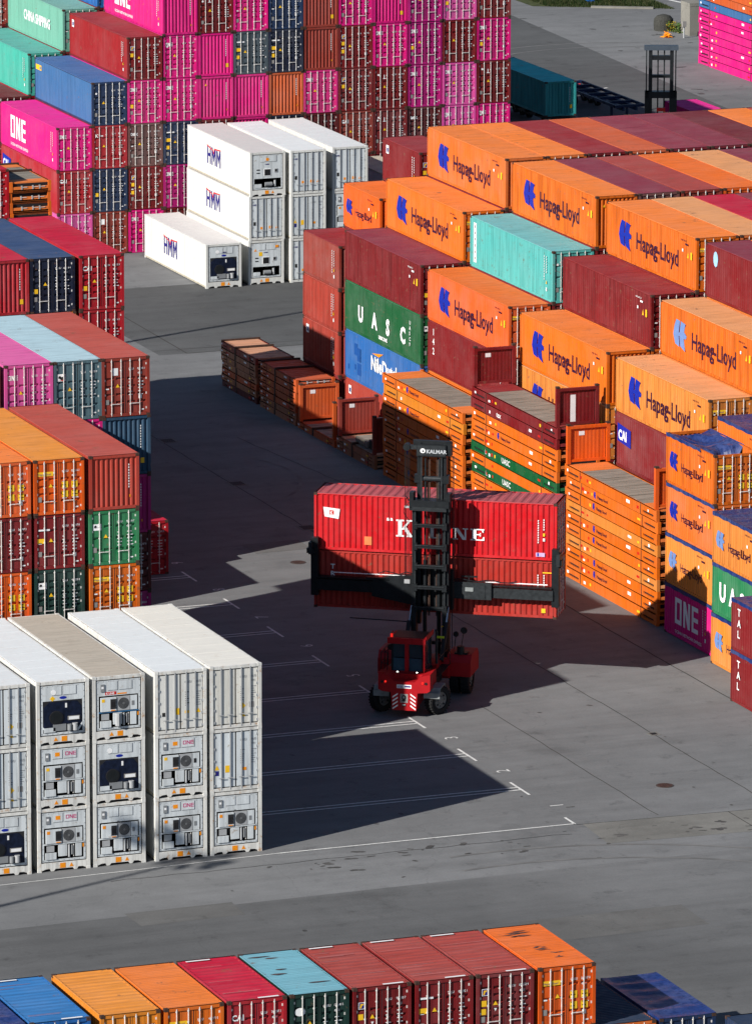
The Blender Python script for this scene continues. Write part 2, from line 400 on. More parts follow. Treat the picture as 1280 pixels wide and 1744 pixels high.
@cached
def m_marks(brand, ci, H, ink):
    b = MB(); y = 0; I = MATS[ink]; rr = random.Random(ci*31+len(brand)*7)
    c = CODES[ci % len(CODES)]
    add_text(b, c[:4], .15, H-.62, .135, I, y, .01, .85); add_text(b, c[5:], .60, H-.62, .135, I, y, .01, .78)
    add_text(b, '45G1' if H > 2.7 else '42G1', .62, H-.84, .13, I, y, .02, .8)
    for k in range(6):
        z = H-1.08-.155*k
        if k == 5 and ci % 2: continue
        b.box(.16, .16+rr.uniform(.06, .22), -.002, y, z, z+.035, I)
        b.box(.64, .64+rr.uniform(.14, .30), -.002, y, z, z+.035, I)
    b.prism([(-.50, H*.50), (-.30, H*.50), (-.40, H*.50+.17)], 'y', -.003, y, YEL)
    b.box(-1.02, -.84, -.002, y, .62, .86, GREYS)
    b.box(.78, .93, -.002, y, .27, .33, INKW)
    if ci % 3 == 0: b.box(.66, .82, -.002, y, H-2.05, H-1.87, INKW); b.box(-1.0, -.84, -.002, y, H*.47, H*.47+.06, INKW)
    if ci % 4 == 1: b.box(-1.02, -.80, -.002, y, H*.36, H*.36+.24, YEL)
    if ci % 5 == 2: b.prism([(-.9+.07*math.cos(a*.785), H-.75+.07*math.sin(a*.785)) for a in range(8)], 'y', -.002, y, INKW)
    if brand == 'ONE': glyph_ONE(b, -1.04, H-.74, .235, INKW, y)
    elif brand == 'CAI': add_text(b, 'CAI', -1.04, H-.80, .33, INKW, y, .03, .95)
    elif brand == 'tex': add_text(b, 'tex', -1.04, H-.80, .36, INKW, y, .02, 1.1)
    elif brand == 'F':
        b.box(-.98, -.72, -.002, y, H-.88, H-.60, INKW); b.box(-.96, -.74, -.004, -.002, H-.86, H-.62, INKN)
        b.prism([(-.93, H-.84), (-.87, H-.84), (-.83, H-.73), (-.77, H-.71), (-.76, H-.66), (-.9, H-.66)], 'y', -.006, -.004, YEL)
        b.box(-1.0, -.78, -.002, y, H-1.32, H-1.08, YEL); b.prism([(-.46, H*.45), (-.34, H*.45), (-.40, H*.45-.12)], 'y', -.003, y, INKW)
    elif brand == '1':
        add_text(b, '1', -.52, H-.80, .34, INKW, y, .02, 1.1); b.box(-.52, -.30, -.002, y, H-.84, H-.80, INKW)
        b.prism([(-.84+.07*math.cos(a*.785), H-.56+.07*math.sin(a*.785)) for a in range(8)], 'y', -.002, y, INKW)
    elif brand == 'HL':
        b.box(-1.02, -.28, -.002, y, H-.76, H-.56, YEL); add_text(b, 'Hapag-Lloyd', -1.0, H-.72, .135, INKN, -.003, .01, .92)
        for x in (.14, .60):
            for z in (H-1.22, H-1.66): b.box(x, x+.30, -.002, y, z-.14, z+.16, YEL)
    elif brand == 'bars':
        b.box(-1.0, -.45, -.002, y, H-.76, H-.68, INKW); b.box(-1.05, -.72, -.002, y, H-1.35, H-1.12, YEL)
    elif brand == 'UASC': b.box(-1.02, -.62, -.002, y, H-.92, H-.62, INKW); b.box(-.98, -.66, -.004, -.002, H-.80, H-.78, INKG)
    elif brand == 'dutch':
        b.box(-1.02, -.62, -.002, y, H-.95, H-.60, INKW); b.prism([(-1.0, H-.78), (-.7, H-.72), (-.68, H-.92), (-.8, H-.90)], 'y', -.004, -.002, INKK)
        b.prism([(-.95, H-.90), (-.75, H-.94), (-.7, H-.92), (-.7, H-.88)], 'y', -.006, -.004, REDS)
    elif brand == 'big': add_text(b, 'K', -1.0, H-.78, .3, INKW, y, .03, 1); b.box(-.7, -.45, -.002, y, H-.72, H-.66, INKW)
    elif brand == 'disc': b.prism([(-.80+.22*math.cos(a*.42), H-.72+.17*math.sin(a*.42)) for a in range(15)], 'y', -.002, y, INKW)
    elif brand == 'sheet': b.box(-.66, -.38, -.002, y, H-.86, H-.50, INKW)
    return b.mesh('door_markings')
@cached
def m_endmarks(ci, H):
    b = MB(); z = .55
    b.box(.72, .90, -.002, 0, z, z+.26, YEL) if ci % 2 else b.box(.74, .80, -.002, 0, z, z+.12, ORS)
    for k in range(9): b.box(.70, .745, -.002, 0, H-.55-.13*k, H-.47-.13*k, INKW)
    if ci % 3 == 0: b.prism([(-.80, H-.62), (-.64, H-.62), (-.72, H-.47)], 'y', -.002, 0, YEL)
    return b.mesh('end_markings')
@cached
def m_sidemarks(L, H, ink):
    """number, triangle and sticker near the right-hand end of a side (x runs along the side, z up)"""
    b = MB(); I = MATS[ink]; e = L/2
    add_text(b, 'HLXU 658 12 4', e-2.1, H-.42, .13, I, 0, .01, .9); b.box(e-1.5, e-1.15, -.002, 0, H-.60, H-.50, I)
    b.prism([(e-1.22, H-1.25), (e-1.02, H-1.25), (e-1.1, H-.92)], 'y', -.002, 0, YEL); b.box(e-.78, e-.58, -.002, 0, H-1.28, H-.88, YEL)
    b.box(e-1.9, e-1.75, -.002, 0, H-1.0, H-.85, INKW)
    return b.mesh('side_markings')
@cached
def m_sidecode(L, H):
    b = MB(); e = L/2
    for x, n in ((e-1.25, 10), (e-.95, 7)):
        for k in range(n): b.box(x, x+.06, -.002, 0, H-.5-.14*k, H-.41-.14*k, INKW)
    b.prism([(e-.98, .95), (e-.84, .95), (e-.91, 1.15)], 'y', -.002, 0, YEL); b.box(e-.96, e-.82, -.002, 0, .55, .75, INKW)
    return b.mesh('side_markings')

def side_decal(root, L, flip, me, along, z, name=None):
    """hang a decal on the world -X side; along = metres from the rear (+Y) end"""
    if not flip: o = obj(name or me.name, me, root, (-HW-.001, L/2-along, z), (0, 0, R(-90)))
    else: o = obj(name or me.name, me, root, (HW+.001, -L/2+along, z), (0, 0, R(90)))
    return o
SIDES = {}
def side_logo(root, kind, L, H, flip):
    if kind in ('HL', 'HLf', 'HLp'):
        em = {'HL': 'blue emblem', 'HLf': 'faded blue emblem', 'HLp': 'blue emblem'}[kind]; s = H/2.896
        if L > 8:
            side_decal(root, L, flip, m_hl_emblem(1.45, 1.42*s, em), 1.8, .82*s, 'emblem')
            side_decal(root, L, flip, m_word('Hapag-Lloyd', 1.28*s, 'dark lettering', .016, .90, 1.0), 4.05, .98*s, 'lettering')
        else:
            side_decal(root, L, flip, m_hl_emblem(.85, .95*s, em), .5, 1.02*s, 'emblem')
            side_decal(root, L, flip, m_word('Hapag-Lloyd', .70*s, 'dark lettering', .012, .86, 1.0), 1.9, 1.05*s, 'lettering')
        side_decal(root, L, flip, m_sidemarks(L, H, 'dark lettering'), L/2, 0, 'side_markings')
    elif kind == 'ONE':
        side_decal(root, L, flip, m_one(1.5 if L > 8 else 1.35, 'white lettering', True), 2.3 if L > 8 else 1.35, .85 if L > 8 else .75, 'lettering')
        side_decal(root, L, flip, m_sidecode(L, H), L/2, 0, 'side_markings')
    elif kind == 'HMM': side_decal(root, L, flip, m_hmm(), 3.9, .95, 'lettering')
    elif kind == 'UASC':
        for k, ch in enumerate('UASC'): side_decal(root, L, flip, m_word(ch, 1.25, 'white lettering', .05, .9, 1), (2.2+2.25*k) if L > 8 else .9+1.25*k, .85, 'lettering')
        if L > 8:
            side_decal(root, L, flip, m_word('uasc.net', .42, 'white lettering', .03, 1, 1), 5.5, .38, 'lettering')
            side_decal(root, L, flip, m_vert('UASC9', .30, 'white lettering'), 10.35, 2.1, 'lettering')
    elif kind == 'NILE':
        side_decal(root, L, flip, m_word('NileDutch', 1.15, 'white lettering', .03, .92, 1.0), 4.2, 1.25, 'lettering')
        b = MB(); b.prism([(.1, 2.2), (1.9, 2.45), (1.2, 2.15)], 'y', -.002, 0, ORS); side_decal(root, L, flip, b.mesh('emblem'), 4.3, 0, 'emblem')
        b = MB()
        for x, z, w, h in ((1.5, 1.6, .5, .7), (2.0, 1.3, .5, .8), (2.0, .5, .6, .7), (.5, .6, .2, .3), (1.55, .75, .25, .3)): b.box(x, x+w, -.002, 0, z, z+h, plain('blue repaint patch', (.01, .07, .27)))
        side_decal(root, L, flip, b.mesh('paint_patch'), 0, 0, 'paint_patch')
    elif kind == 'CHINA': side_decal(root, L, flip, m_word('CHINA SHIPPING', .95, 'white lettering', .03, .80, 1.0), 3.6, 1.15, 'lettering')
    elif kind == 'CAIside':
        b = MB(); b.prism([(0, 1.5), (1.75, 1.35), (1.75, 2.3), (0, 2.45)], 'y', -.002, 0, INKB); add_text(b, 'CAI', .12, 1.62, .72, INKW, -.004, .04, .95)
        side_decal(root, L, flip, b.mesh('emblem'), .4, -.1, 'emblem')
    elif kind == 'stripV':
        b = MB(); b.box(0, .42, -.002, 0, .35, H-.3, INKW)
        for k in range(6): b.box(.12, .3, -.004, -.002, .5+.36*k, .66+.36*k, INKG)
        side_decal(root, L, flip, b.mesh('side_panel_strip'), .55, 0, 'white_strip')
        side_decal(root, L, flip, m_sidecode(L, H), L/2, 0, 'side_markings')
    elif kind == 'tal': side_decal(root, L, flip, m_vert('TAL' if L < 8 else '142', .52, 'white lettering'), .75, H-.75, 'lettering'); side_decal(root, L, flip, m_sidecode(L, H), L/2, 0, 'side_markings')
    elif kind == 'F':
        b = MB(); b.box(0, .42, -.002, 0, H-.85, H-.35, INKW); b.box(.1, .36, -.004, -.002, H-.75, H-.5, INKN); side_decal(root, L, flip, b.mesh('emblem'), .6, 0, 'emblem')
        side_decal(root, L, flip, m_sidecode(L, H), L/2, 0, 'side_markings')
    elif kind == 'marks': side_decal(root, L, flip, m_sidemarks(L, H, 'white lettering'), L/2, 0, 'side_markings')
    elif kind == 'code': side_decal(root, L, flip, m_sidecode(L, H), L/2, 0, 'side_markings')
    elif kind == 'dot':
        b = MB(); b.prism([(.3*math.cos(a*.6)+.4, .42*math.sin(a*.6)+2.2) for a in range(10)], 'y', -.002, 0, plain('pale blue emblem', (.3, .5, .7))); side_decal(root, L, flip, b.mesh('emblem'), .9, 0, 'emblem')
    elif kind == 'label':
        b = MB(); b.box(0, 1.2, -.002, 0, H-.75, H-.4, YEL); b.box(.75, 1.15, -.004, -.002, H-.68, H-.48, INKG); side_decal(root, L, flip, b.mesh('sticker'), .3, 0, 'sticker')

NCON = [0]
def container(color, x0, y0, z, L=L40, H=H9, end='door', brand='', label='', group=None, side='code', roof=None, ribbed=False, top=True, ink='white lettering', name='shipping_container', cat='shipping container', tarp=0, rz=None, ctr=None, rustroof=0):
    """x0 = left edge, y0 = front (camera side) edge. end: what faces the front, 'door' or 'wall'"""
    NCON[0] += 1; ci = NCON[0]
    flip = end == 'wall'
    x0 += random.uniform(-.02, .02)
    root = thing(name, label, cat, ctr or (x0+HW, y0+L/2, z), (R(180) if flip else 0) if rz is None else rz, group)
    B = bodyv(color, (ci*5+ci//3) % 3) if rz is None else body(color); RM = roofm(roof or color)
    obj('frame', m_frame(L, H), root, mats=[B, None, None])
    obj('side_wall', m_side(L, H), root, mats=[B]); obj('side_wall', m_side(L, H), root, rot=(0, 0, R(180)), mats=[B])
    if not tarp: obj('roof', m_roof(L, ribbed), root, (0, 0, H-.012), mats=[RM])
    else: obj('tarpaulin', m_tarp(L, tarp), root, (0, 0, H-.10))
    # front of the container's own frame is the door end (-Y), the far end a corrugated wall
    obj('end_wall', m_end(H), root, (0, L/2-.05, 0), (0, 0, R(180)), mats=[B])
    st = ci % 3
    y = -L/2+.06
    if flip or not top and end == 'none':
        obj('door', m_doorback(H), root, (0, y, 0), mats=[B])
        obj('end_markings', m_endmarks(ci, H), root, (0, L/2-.046, 0), (0, 0, R(180)))
    else:
        for s in (-1, 1):
            d = obj('door', m_door(H, st), root, (s*(HW-.15), y, 0), mats=[B, GALV]); d.scale = (-s, 1, 1)
            rd = obj('lock_rods', m_rods(H), d)
        obj('center_gasket', m_gasket(H), root, (0, y, 0))
        obj('door_markings', m_marks(brand, ci % 10, H, ink), root, (0, y-.013, 0))
    side_logo(root, side, L, H, flip)
    return root
@cached
def m_gasket(H):
    b = MB(); b.box(-.02, .02, -.004, .03, .17, H-.15, RUBBER); return b.mesh('gasket')
@cached
def m_doorback(H):
    b = MB(); b.box(-HW+.15, HW-.15, 0, .05, .17, H-.15, SLOTB); return b.mesh('door')
@cached
def m_tarp(L, kind):
    """kind 1: taut sheet, kind 2: crumpled sheet with a sagging, open front"""
    b = MB(); nx, ny = 16, 36; rr = random.Random(kind); vs = []
    y0 = -L/2+.02 if kind != 2 else -L/2+L*.30
    ph = [rr.uniform(0, 6) for _ in range(8)]
    for j in range(ny+1):
        for i in range(nx+1):
            u = i/nx; v = j/ny; x = -HW-.012+u*(Wd+.024); y = y0+v*(L/2-y0-.01)
            zz = .10
            if kind == 1: zz += .02*math.sin(v*40+ph[0])*(.5+.5*math.sin(u*9+ph[1])) - .05*math.sin(math.pi*u)*abs(math.sin(v*math.pi*5))
            else:
                zz += .05*abs(math.sin(v*9+u*4+ph[2]))*math.sin(math.pi*u) + .045*math.sin(u*13+v*21+ph[3]) - .45*math.sin(math.pi*u)*(.4+.6*abs(math.sin(v*5+ph[4])))
                if v < .12: zz -= (0.12-v)*8*math.sin(math.pi*u)
                y += .10*math.sin(u*17+ph[5])*(1-v)
            if i in (0, nx): zz = -.055 + .02*math.sin(v*33+ph[6])
            if i in (1, nx-1): zz = .125; x = (-HW-.014) if i == 1 else (HW+.014)
            vs.append((x, y, zz))
    fs = [(j*(nx+1)+i, j*(nx+1)+i+1, (j+1)*(nx+1)+i+1, (j+1)*(nx+1)+i) for j in range(ny) for i in range(nx)]
    b.add(vs, fs, TARP)
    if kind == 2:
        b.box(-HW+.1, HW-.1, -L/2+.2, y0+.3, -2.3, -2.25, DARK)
    return b.mesh('tarpaulin')

# ---------------------------------------------------------------- refrigerated containers
RAILB = paint('reefer base rail', (.46, .42, .33), .6, .3, .8, .3, (.3, .18, .09))
@cached
def m_rframe(L, H):
    b = MB(); y0, y1 = -L/2, L/2
    for sx in (-1, 1):
        xa, xb = sorted((sx*(HW-.002), sx*(HW-.15)))
        b.box(xa, xb, y0+.005, y0+.15, .118, H-.118, SLOTB); b.box(xa, xb, y1-.15, y1-.005, .118, H-.118, SLOTB)
        xa, xb = sorted((sx*(HW-.004), sx*(HW-.09)))
        b.box(xa, xb, y0+.18, y1-.18, H-.10, H-.02, SLOTB); b.box(xa, xb, y0+.18, y1-.18, .06, .17, RAILB)
        for k in range(13): yy = y0+.5+k*(L-1)/12; b.box(*sorted((sx*(HW-.013), sx*(HW-.03))), yy-.012, yy+.012, .17, H-.1, RAILB)
    b.box(-HW+.17, HW-.17, y0+.012, y0+.12, H-.15, H-.014, SLOTB); b.box(-HW+.17, HW-.17, y1-.12, y1-.012, H-.15, H-.014, SLOTB)
    b.box(-HW+.17, HW-.17, y1-.12, y1-.012, .02, .16, SLOTB)
    # dark slab closing the underside of the frame
    b.box(-HW+.10, HW-.10, y0+.15, y1-.15, .05, .12, DARK)
    castings(b, L, H, SLOTB)
    return b.mesh('frame')
@cached
def m_sill(H, mach):
    b = MB(); zt = .40 if mach else .17
    if mach:
        pr = [(-HW+.15, .05), (-HW+.35, .13), (-HW+.55, .14), (-HW+.62, .02), (-HW+.74, .02), (-HW+.82, .12), (HW-.82, .12), (HW-.74, .02), (HW-.62, .02), (HW-.55, .14), (HW-.35, .13), (HW-.15, .05), (HW-.15, zt), (-HW+.15, zt)]
        b.prism(pr, 'y', .0, .10, SLOTB)
        b.box(-HW+.2, HW-.2, .12, .14, .0, .2, DARK)
    else: b.box(-HW+.15, HW-.15, .0, .10, .03, .17, SLOTB)
    return b.mesh('sill')
@cached
def m_rside(L, H):
    b = MB()
    for s in (-1, 1):
        xa, xb = sorted((s*(HW-.014), s*(HW-.05))); b.box(xa, xb, -L/2+.15, L/2-.15, .16, H-.10, SLOTB)
    b.box(-HW+.09, HW-.09, L/2-.08, L/2-.04, .16, H-.15, SLOTB)
    return b.mesh('insulated_walls')
@cached
def m_rroof(L):
    b = MB(); b.box(-HW+.085, HW-.085, -L/2+.12, L/2-.12, -.03, .0, SLOTR)
    for k in range(1, 9): y = -L/2+L*k/9; b.box(-HW+.09, HW-.09, y-.03, y+.03, -.002, .006, SLOTR)
    return b.mesh('roof')
@cached
def m_rdoor(H):
    b = MB(); w = Wd/2-.165; z0, z1 = .19, H-.17
    b.box(0, w, .02, .06, z0, z1, RUBBER); b.box(.035, w-.02, .0, .022, z0+.03, z1-.03, SLOTB)
    b.box(.2, w-.1, -.004, 0, z0+.06, z0+.32, SLOTB)
    return b.mesh('door')
@cached
def m_rhard(H):
    b = MB(); w = Wd/2-.165
    for x in (w*.36, w*.76):
        b.box(x-.026, x+.026, -.05, -.022, .10, H-.10, GREYROD)
        b.box(x-.14, x+.14, -.08, -.062, .62, .66, GREYROD)
    for k in range(5): z = .32+k*(H-.66)/4; b.box(-.10, .10, -.03, .0, z-.05, z+.05, GREYROD)
    return b.mesh('lock_rods')
@cached
def m_rmarks(v, H):
    b = MB(); I = INKG if v % 3 else INKK; rr = random.Random(v)
    add_text(b, 'CRXU', .2, H-.62, .15, INKG, 0, .01, .8); add_text(b, '690175 1', .66, H-.62, .15, INKG, 0, .01, .7); add_text(b, '45R1', .74, H-.80, .12, INKG, 0, .01, .8)
    for k in range(7): z = H-1.05-.1*k; b.box(.22, .22+rr.uniform(.05, .2), -.002, 0, z, z+.04, I); b.box(.74, .74+rr.uniform(.1, .25), -.002, 0, z, z+.03, INKG)
    if v % 3 == 0: b.box(-.24, -.06, -.003, 0, .86, 1.16, YEL); b.box(-.86, -.68, -.003, 0, .82, 1.0, INKK); b.prism([(.72, .9), (.94, .9), (.83, 1.1)], 'y', -.003, 0, YEL); b.box(.2, .4, -.003, 0, .9, 1.02, YEL)
    elif v % 3 == 1: b.prism([(.22, 1.0), (.34, 1.14), (.46, 1.0), (.34, .86)], 'y', -.003, 0, YEL); b.box(.64, .86, -.003, 0, .9, 1.16, GREYS); b.prism([(.24, .5), (.46, .5), (.35, .7)], 'y', -.003, 0, YEL)
    else: b.prism([(-1.0, 1.02), (-.78, 1.02), (-.89, 1.24)], 'y', -.003, 0, YEL); b.box(-.98, -.8, -.003, 0, .76, .98, INKN); b.box(-.5, -.3, -.003, 0, .88, 1.2, YEL); b.box(.25, .5, -.003, 0, .92, 1.06, ORS)
    return b.mesh('door_markings')
@cached
def m_hmarks(v, H):
    b = MB()
    add_text(b, 'HMM', -1.0, H-.62, .16, INKN, 0, .01, 1.0); add_text(b, 'HMM', .2, H-.62, .10, INKG, 0, .01, .9)
    for k in range(9): z = H-.8-.1*k; b.box(.68, .68+.2, -.002, 0, z, z+.03, INKG)
    b.box(-.92, -.76, -.003, 0, .98, 1.22, INKK); b.box(-.44, -.28, -.003, 0, .72, .88, ORS); b.box(.14, .40, -.003, 0, .74, .92, ORS); b.prism([(.58, .74), (.82, .74), (.70, .95)], 'y', -.003, 0, ORS)
    return b.mesh('door_markings')
@cached
def m_unit(kind, H, v):
    """list of (part name, mesh) for the machinery end; front plane y=0, x centred, z up"""
    P = []; ZP = H-(.90 if kind != 'square' else 1.74)
    W0, W1, Z0, Z1 = -HW+.17, HW-.17, .42, H-.17
    b = MB(); b.box(W0, W1, .0, .03, Z0, Z1, RUBBER); b.box(W0+.03, W1-.03, -.015, .0, ZP, Z1-.03, WHITE_END)
    b.box(W0+.03, W0+.13, -.015, 0, Z0+.03, ZP, WHITE_END); b.box(W1-.13, W1-.03, -.015, 0, Z0+.03, ZP, WHITE_END); b.box(W0+.13, W1-.13, -.015, 0, Z0+.03, Z0+.13, WHITE_END)
    for k in range(9):
        x = W0+.1+k*(W1-W0-.2)/8
        for z in (Z1-.07, Z0+.08): b.box(x-.018, x+.018, -.022, -.015, z-.018, z+.018, GREYROD)
        z = Z0+.1+k*(Z1-Z0-.2)/8
        for x in (W0+.07, W1-.07): b.box(x-.018, x+.018, -.022, -.015, z-.018, z+.018, GREYROD)
    P.append(('end_panel', b.mesh('end_panel')))
    for s in (-1, 1):
        b = MB(); xa, xb = (-.50, -.03) if s < 0 else (.02, .64); zt = H-.24
        b.box(xa, xb, -.026, -.016, zt-.42, zt, GREYROD); b.box(xa+.02, xb-.02, -.034, -.026, zt-.40, zt-.02, WHITE_END); P.append(('access_hatch', b.mesh('access_hatch')))
    b = MB()
    if kind == 'fan':
        b.box(W0+.13, W1-.13, .0, .02, Z0+.13, ZP, DARK)
        P.append(('machinery_bay', b.mesh('machinery_bay')))
        zt = H-.93; zb = H-1.60
        b = MB(); b.box(-.84, -.12, -.08, 0, zb, zt-.04, WHITE_END); b.box(-.40, -.14, -.09, -.08, zb+.10, zt-.12, RUBBER); b.box(-.36, -.18, -.095, -.09, zb+.2, zb+.42, DARK)
        b.box(-.80, -.66, -.086, -.08, zt-.24, zt-.10, YEL if v % 2 else ORS); b.box(-.38, -.18, -.10, -.09, zb+.02, zb+.06, ORS); P.append(('control_box', b.mesh('control_box')))
        b = MB(); b.box(-.08, .52, -.05, -.0, zb, zt-.03, GREYROD)
        c = (.22, (zb+zt)/2-.015); n = 24
        b.prism([(c[0]+.26*math.cos(2*math.pi*k/n), c[1]+.26*math.sin(2*math.pi*k/n)) for k in range(n)], 'y', -.056, -.05, plain('fan shroud grey', (.12, .125, .13)))
        for rr_ in (.24, .19, .14, .09):
            for k in range(n):
                a0, a1 = 2*math.pi*k/n, 2*math.pi*(k+1)/n
                b.add([(c[0]+rr_*math.cos(a0), -.060, c[1]+rr_*math.sin(a0)), (c[0]+rr_*math.cos(a1), -.060, c[1]+rr_*math.sin(a1)), (c[0]+(rr_-.022)*math.cos(a1), -.060, c[1]+(rr_-.022)*math.sin(a1)), (c[0]+(rr_-.022)*math.cos(a0), -.060, c[1]+(rr_-.022)*math.sin(a0))], [(0, 1, 2, 3)], DARK)
        P.append(('fan_grille', b.mesh('fan_grille')))
        b = MB(); b.box(.54, .86, -.04, 0, zb, zt-.03, WHITE_END); b.box(.60, .72, -.05, -.04, zb+.2, zb+.4, INKG if v % 3 else RUBBER)
        b.box(-.92, .92, -.05, 0, zb-.07, zb-.02, WHITE_END if v != 5 else plain('blue beam', (.03, .12, .25)))
        b.box(-.86, -.36, -.06, 0, Z0+.14, Z0+.44, WHITE_END); b.box(-.26, .14, -.06, 0, Z0+.26, zb-.09, WHITE_END)
        b.box(.54, .82, -.05, 0, Z0+.20, zb-.09, WHITE_END); b.box(-.80, -.45, -.03, 0, Z0+.48, zb-.12, GREYROD)
        b.tube((.24, -.03, Z0+.2), (.24, -.03, zb-.12), .05, GREYROD); b.tube((.38, -.03, Z0+.3), (.38, -.03, zb-.15), .04, INKG); b.tube((.46, -.02, Z0+.2), (.46, -.02, zb-.12), .02, GALV)
        if v == 5: b.tube((-.05, -.09, Z0+.2), (-.05, -.09, zb-.1), .13, GREYROD)
        b.box(.86, .94, -.03, -.016, zb-.28, zb-.12, ORS)
        P.append(('compressor_units', b.mesh('compressor_units')))
        b = MB(); b.box(-.84, -.66, -.05, -.016, H-.70, H-.36, INKG); b.box(-.80, -.70, -.055, -.05, H-.56, H-.46, INKW); P.append(('meter_socket', b.mesh('socket')))
        b = MB()
        if v in (0, 1, 2, 3): glyph_ONE(b, .10, H-.52, .17, INKM, -.036, .15); b.box(-.38, -.16, -.037, -.034, H-.54, H-.36, ORS)
        if v == 5: b.box(-.62, -.10, -.02, -.016, H-.86, H-.72, REDS); add_text(b, 'K LINE', -.58, H-.84, .13, INKW, -.022, .03, 1.0); b.box(-.05, .38, -.02, -.016, H-.86, H-.80, ORS)
        if v == 4: b.box(-.1, 0, -.02, -.016, H-.9, H-.86, INKG)
        if b.v: P.append(('stickers', b.mesh('stickers')))
    elif kind == 'navy':
        zt = H-.94
        b.prism([(-.90, Z0+.16), (.90, Z0+.16), (.90, zt-.30), (.66, zt-.02), (-.62, zt-.02), (-.90, zt-.26)], 'y', -.016, .01, NAVYM)
        P.append(('machinery_bay', b.mesh('machinery_bay')))
        b = MB(); b.tube((-.30, -.02, Z0+.80), (-.30, -.045, Z0+.80), .32, DARK, 20); b.tube((-.30, -.045, Z0+.80), (-.30, -.05, Z0+.80), .28, BLACKM, 20)
        b.box(.24, .78, -.06, -.016, Z0+.66, Z0+.84, GREYS); b.box(.28, .74, -.065, -.06, Z0+.68, Z0+.82, INKW)
        b.tube((.30, -.08, Z0+.20), (.30, -.08, Z0+.48), .10, INKG, 12); b.tube((.55, -.08, Z0+.20), (.55, -.08, Z0+.52), .12, GREYROD, 12); b.box(-.45, .15, -.05, -.016, Z0+.2, Z0+.5, INKG)
        b.box(-.88, -.35, -.05, -.016, Z0+.16, Z0+.36, WHITE_END); b.box(.12, .2, -.03, -.016, zt-.30, zt-.1, INKW)
        P.append(('compressor_units', b.mesh('compressor_units')))
        b = MB()
        if v == 1:
            b.prism([(.62, Z0+.16), (.72, Z0+.16), (.92, Z0+.42), (.92, Z0+.55)], 'y', -.03, -.016, WHITE_END); b.prism([(-.92, Z0+.42), (-.62, Z0+.16), (-.74, Z0+.16), (-.92, Z0+.32)], 'y', -.03, -.016, WHITE_END)
        n = 16; b.prism([(.02+.17*math.cos(2*math.pi*k/n), H-.78+.065*math.sin(2*math.pi*k/n)) for k in range(n)], 'y', -.02, -.015, INKB)
        if v == 1: b.prism([(-.60, H-.80), (-.47, H-.68), (-.34, H-.80), (-.47, H-.92)], 'y', -.02, -.015, YEL)
        if v == 2: add_text(b, 'HMM', -.12, H-.62, .14, INKN, -.038, .01, 1.0)
        b.prism([(-.42+.12*math.cos(2*math.pi*k/12), H-.52+.12*math.sin(2*math.pi*k/12)) for k in range(12)], 'y', -.040, -.034, INKW)
        P.append(('stickers', b.mesh('stickers')))
    else:  # square fan
        zt = H-1.08
        b.box(W0+.13, W1-.13, 0, .02, Z0+.13, zt-.55, DARK)
        P.append(('machinery_bay', b.mesh('machinery_bay')))
        b = MB(); b.box(-.26, .22, -.03, -.014, zt-.50, zt-.02, INKW); b.box(-.22, .18, -.04, -.03, zt-.46, zt-.06, DARK); P.append(('fan_grille', b.mesh('fan_grille')))
        b = MB(); b.box(.46, .68, -.04, -.014, zt-.28, zt-.04, GREYROD); b.box(.50, .64, -.045, -.04, zt-.24, zt-.08, DARK); b.box(-.76, -.54, -.03, -.014, zt-.12, zt-.05, INKK); b.box(-.76, -.54, -.03, -.014, zt-.32, zt-.26, INKK); P.append(('control_box', b.mesh('control_box')))
        b = MB(); b.box(-.88, -.42, -.04, 0, Z0+.14, Z0+.38, WHITE_END); b.tube((-.2, -.02, Z0+.35), (.3, -.02, Z0+.35), .14, INKG, 10); b.tube((.5, -.02, Z0+.2), (.5, -.02, Z0+.6), .08, GREYROD); P.append(('compressor_units', b.mesh('compressor_units')))
        b = MB(); add_text(b, 'HMM', -.18, H-.86, .13, INKN, -.02, .01, 1.0); b.box(-.12, .08, -.037, -.033, H-.58, H-.40, ORS) if v == 0 else None
        if v == 1:
            b.prism([(-.84, H-.72), (-.64, H-.72), (-.74, H-.56)], 'y', -.022, -.015, ORS); b.box(-.5, -.26, -.02, -.015, H-1.04, H-.78, YEL); b.box(.62, .84, -.04, -.034, H-.52, H-.36, ORS)
        P.append(('stickers', b.mesh('stickers')))
    return P
@cached
def m_sillmarks(v):
    b = MB(); s = (-1 if v % 2 else 1)
    b.box(-.06*s-.13, -.06*s+.13, -.003, 0, .14, .37, ORS); b.prism([(.34*s-.10, .17), (.34*s+.10, .17), (.34*s, .35)], 'y', -.003, 0, ORS)
    return b.mesh('warning_stickers')
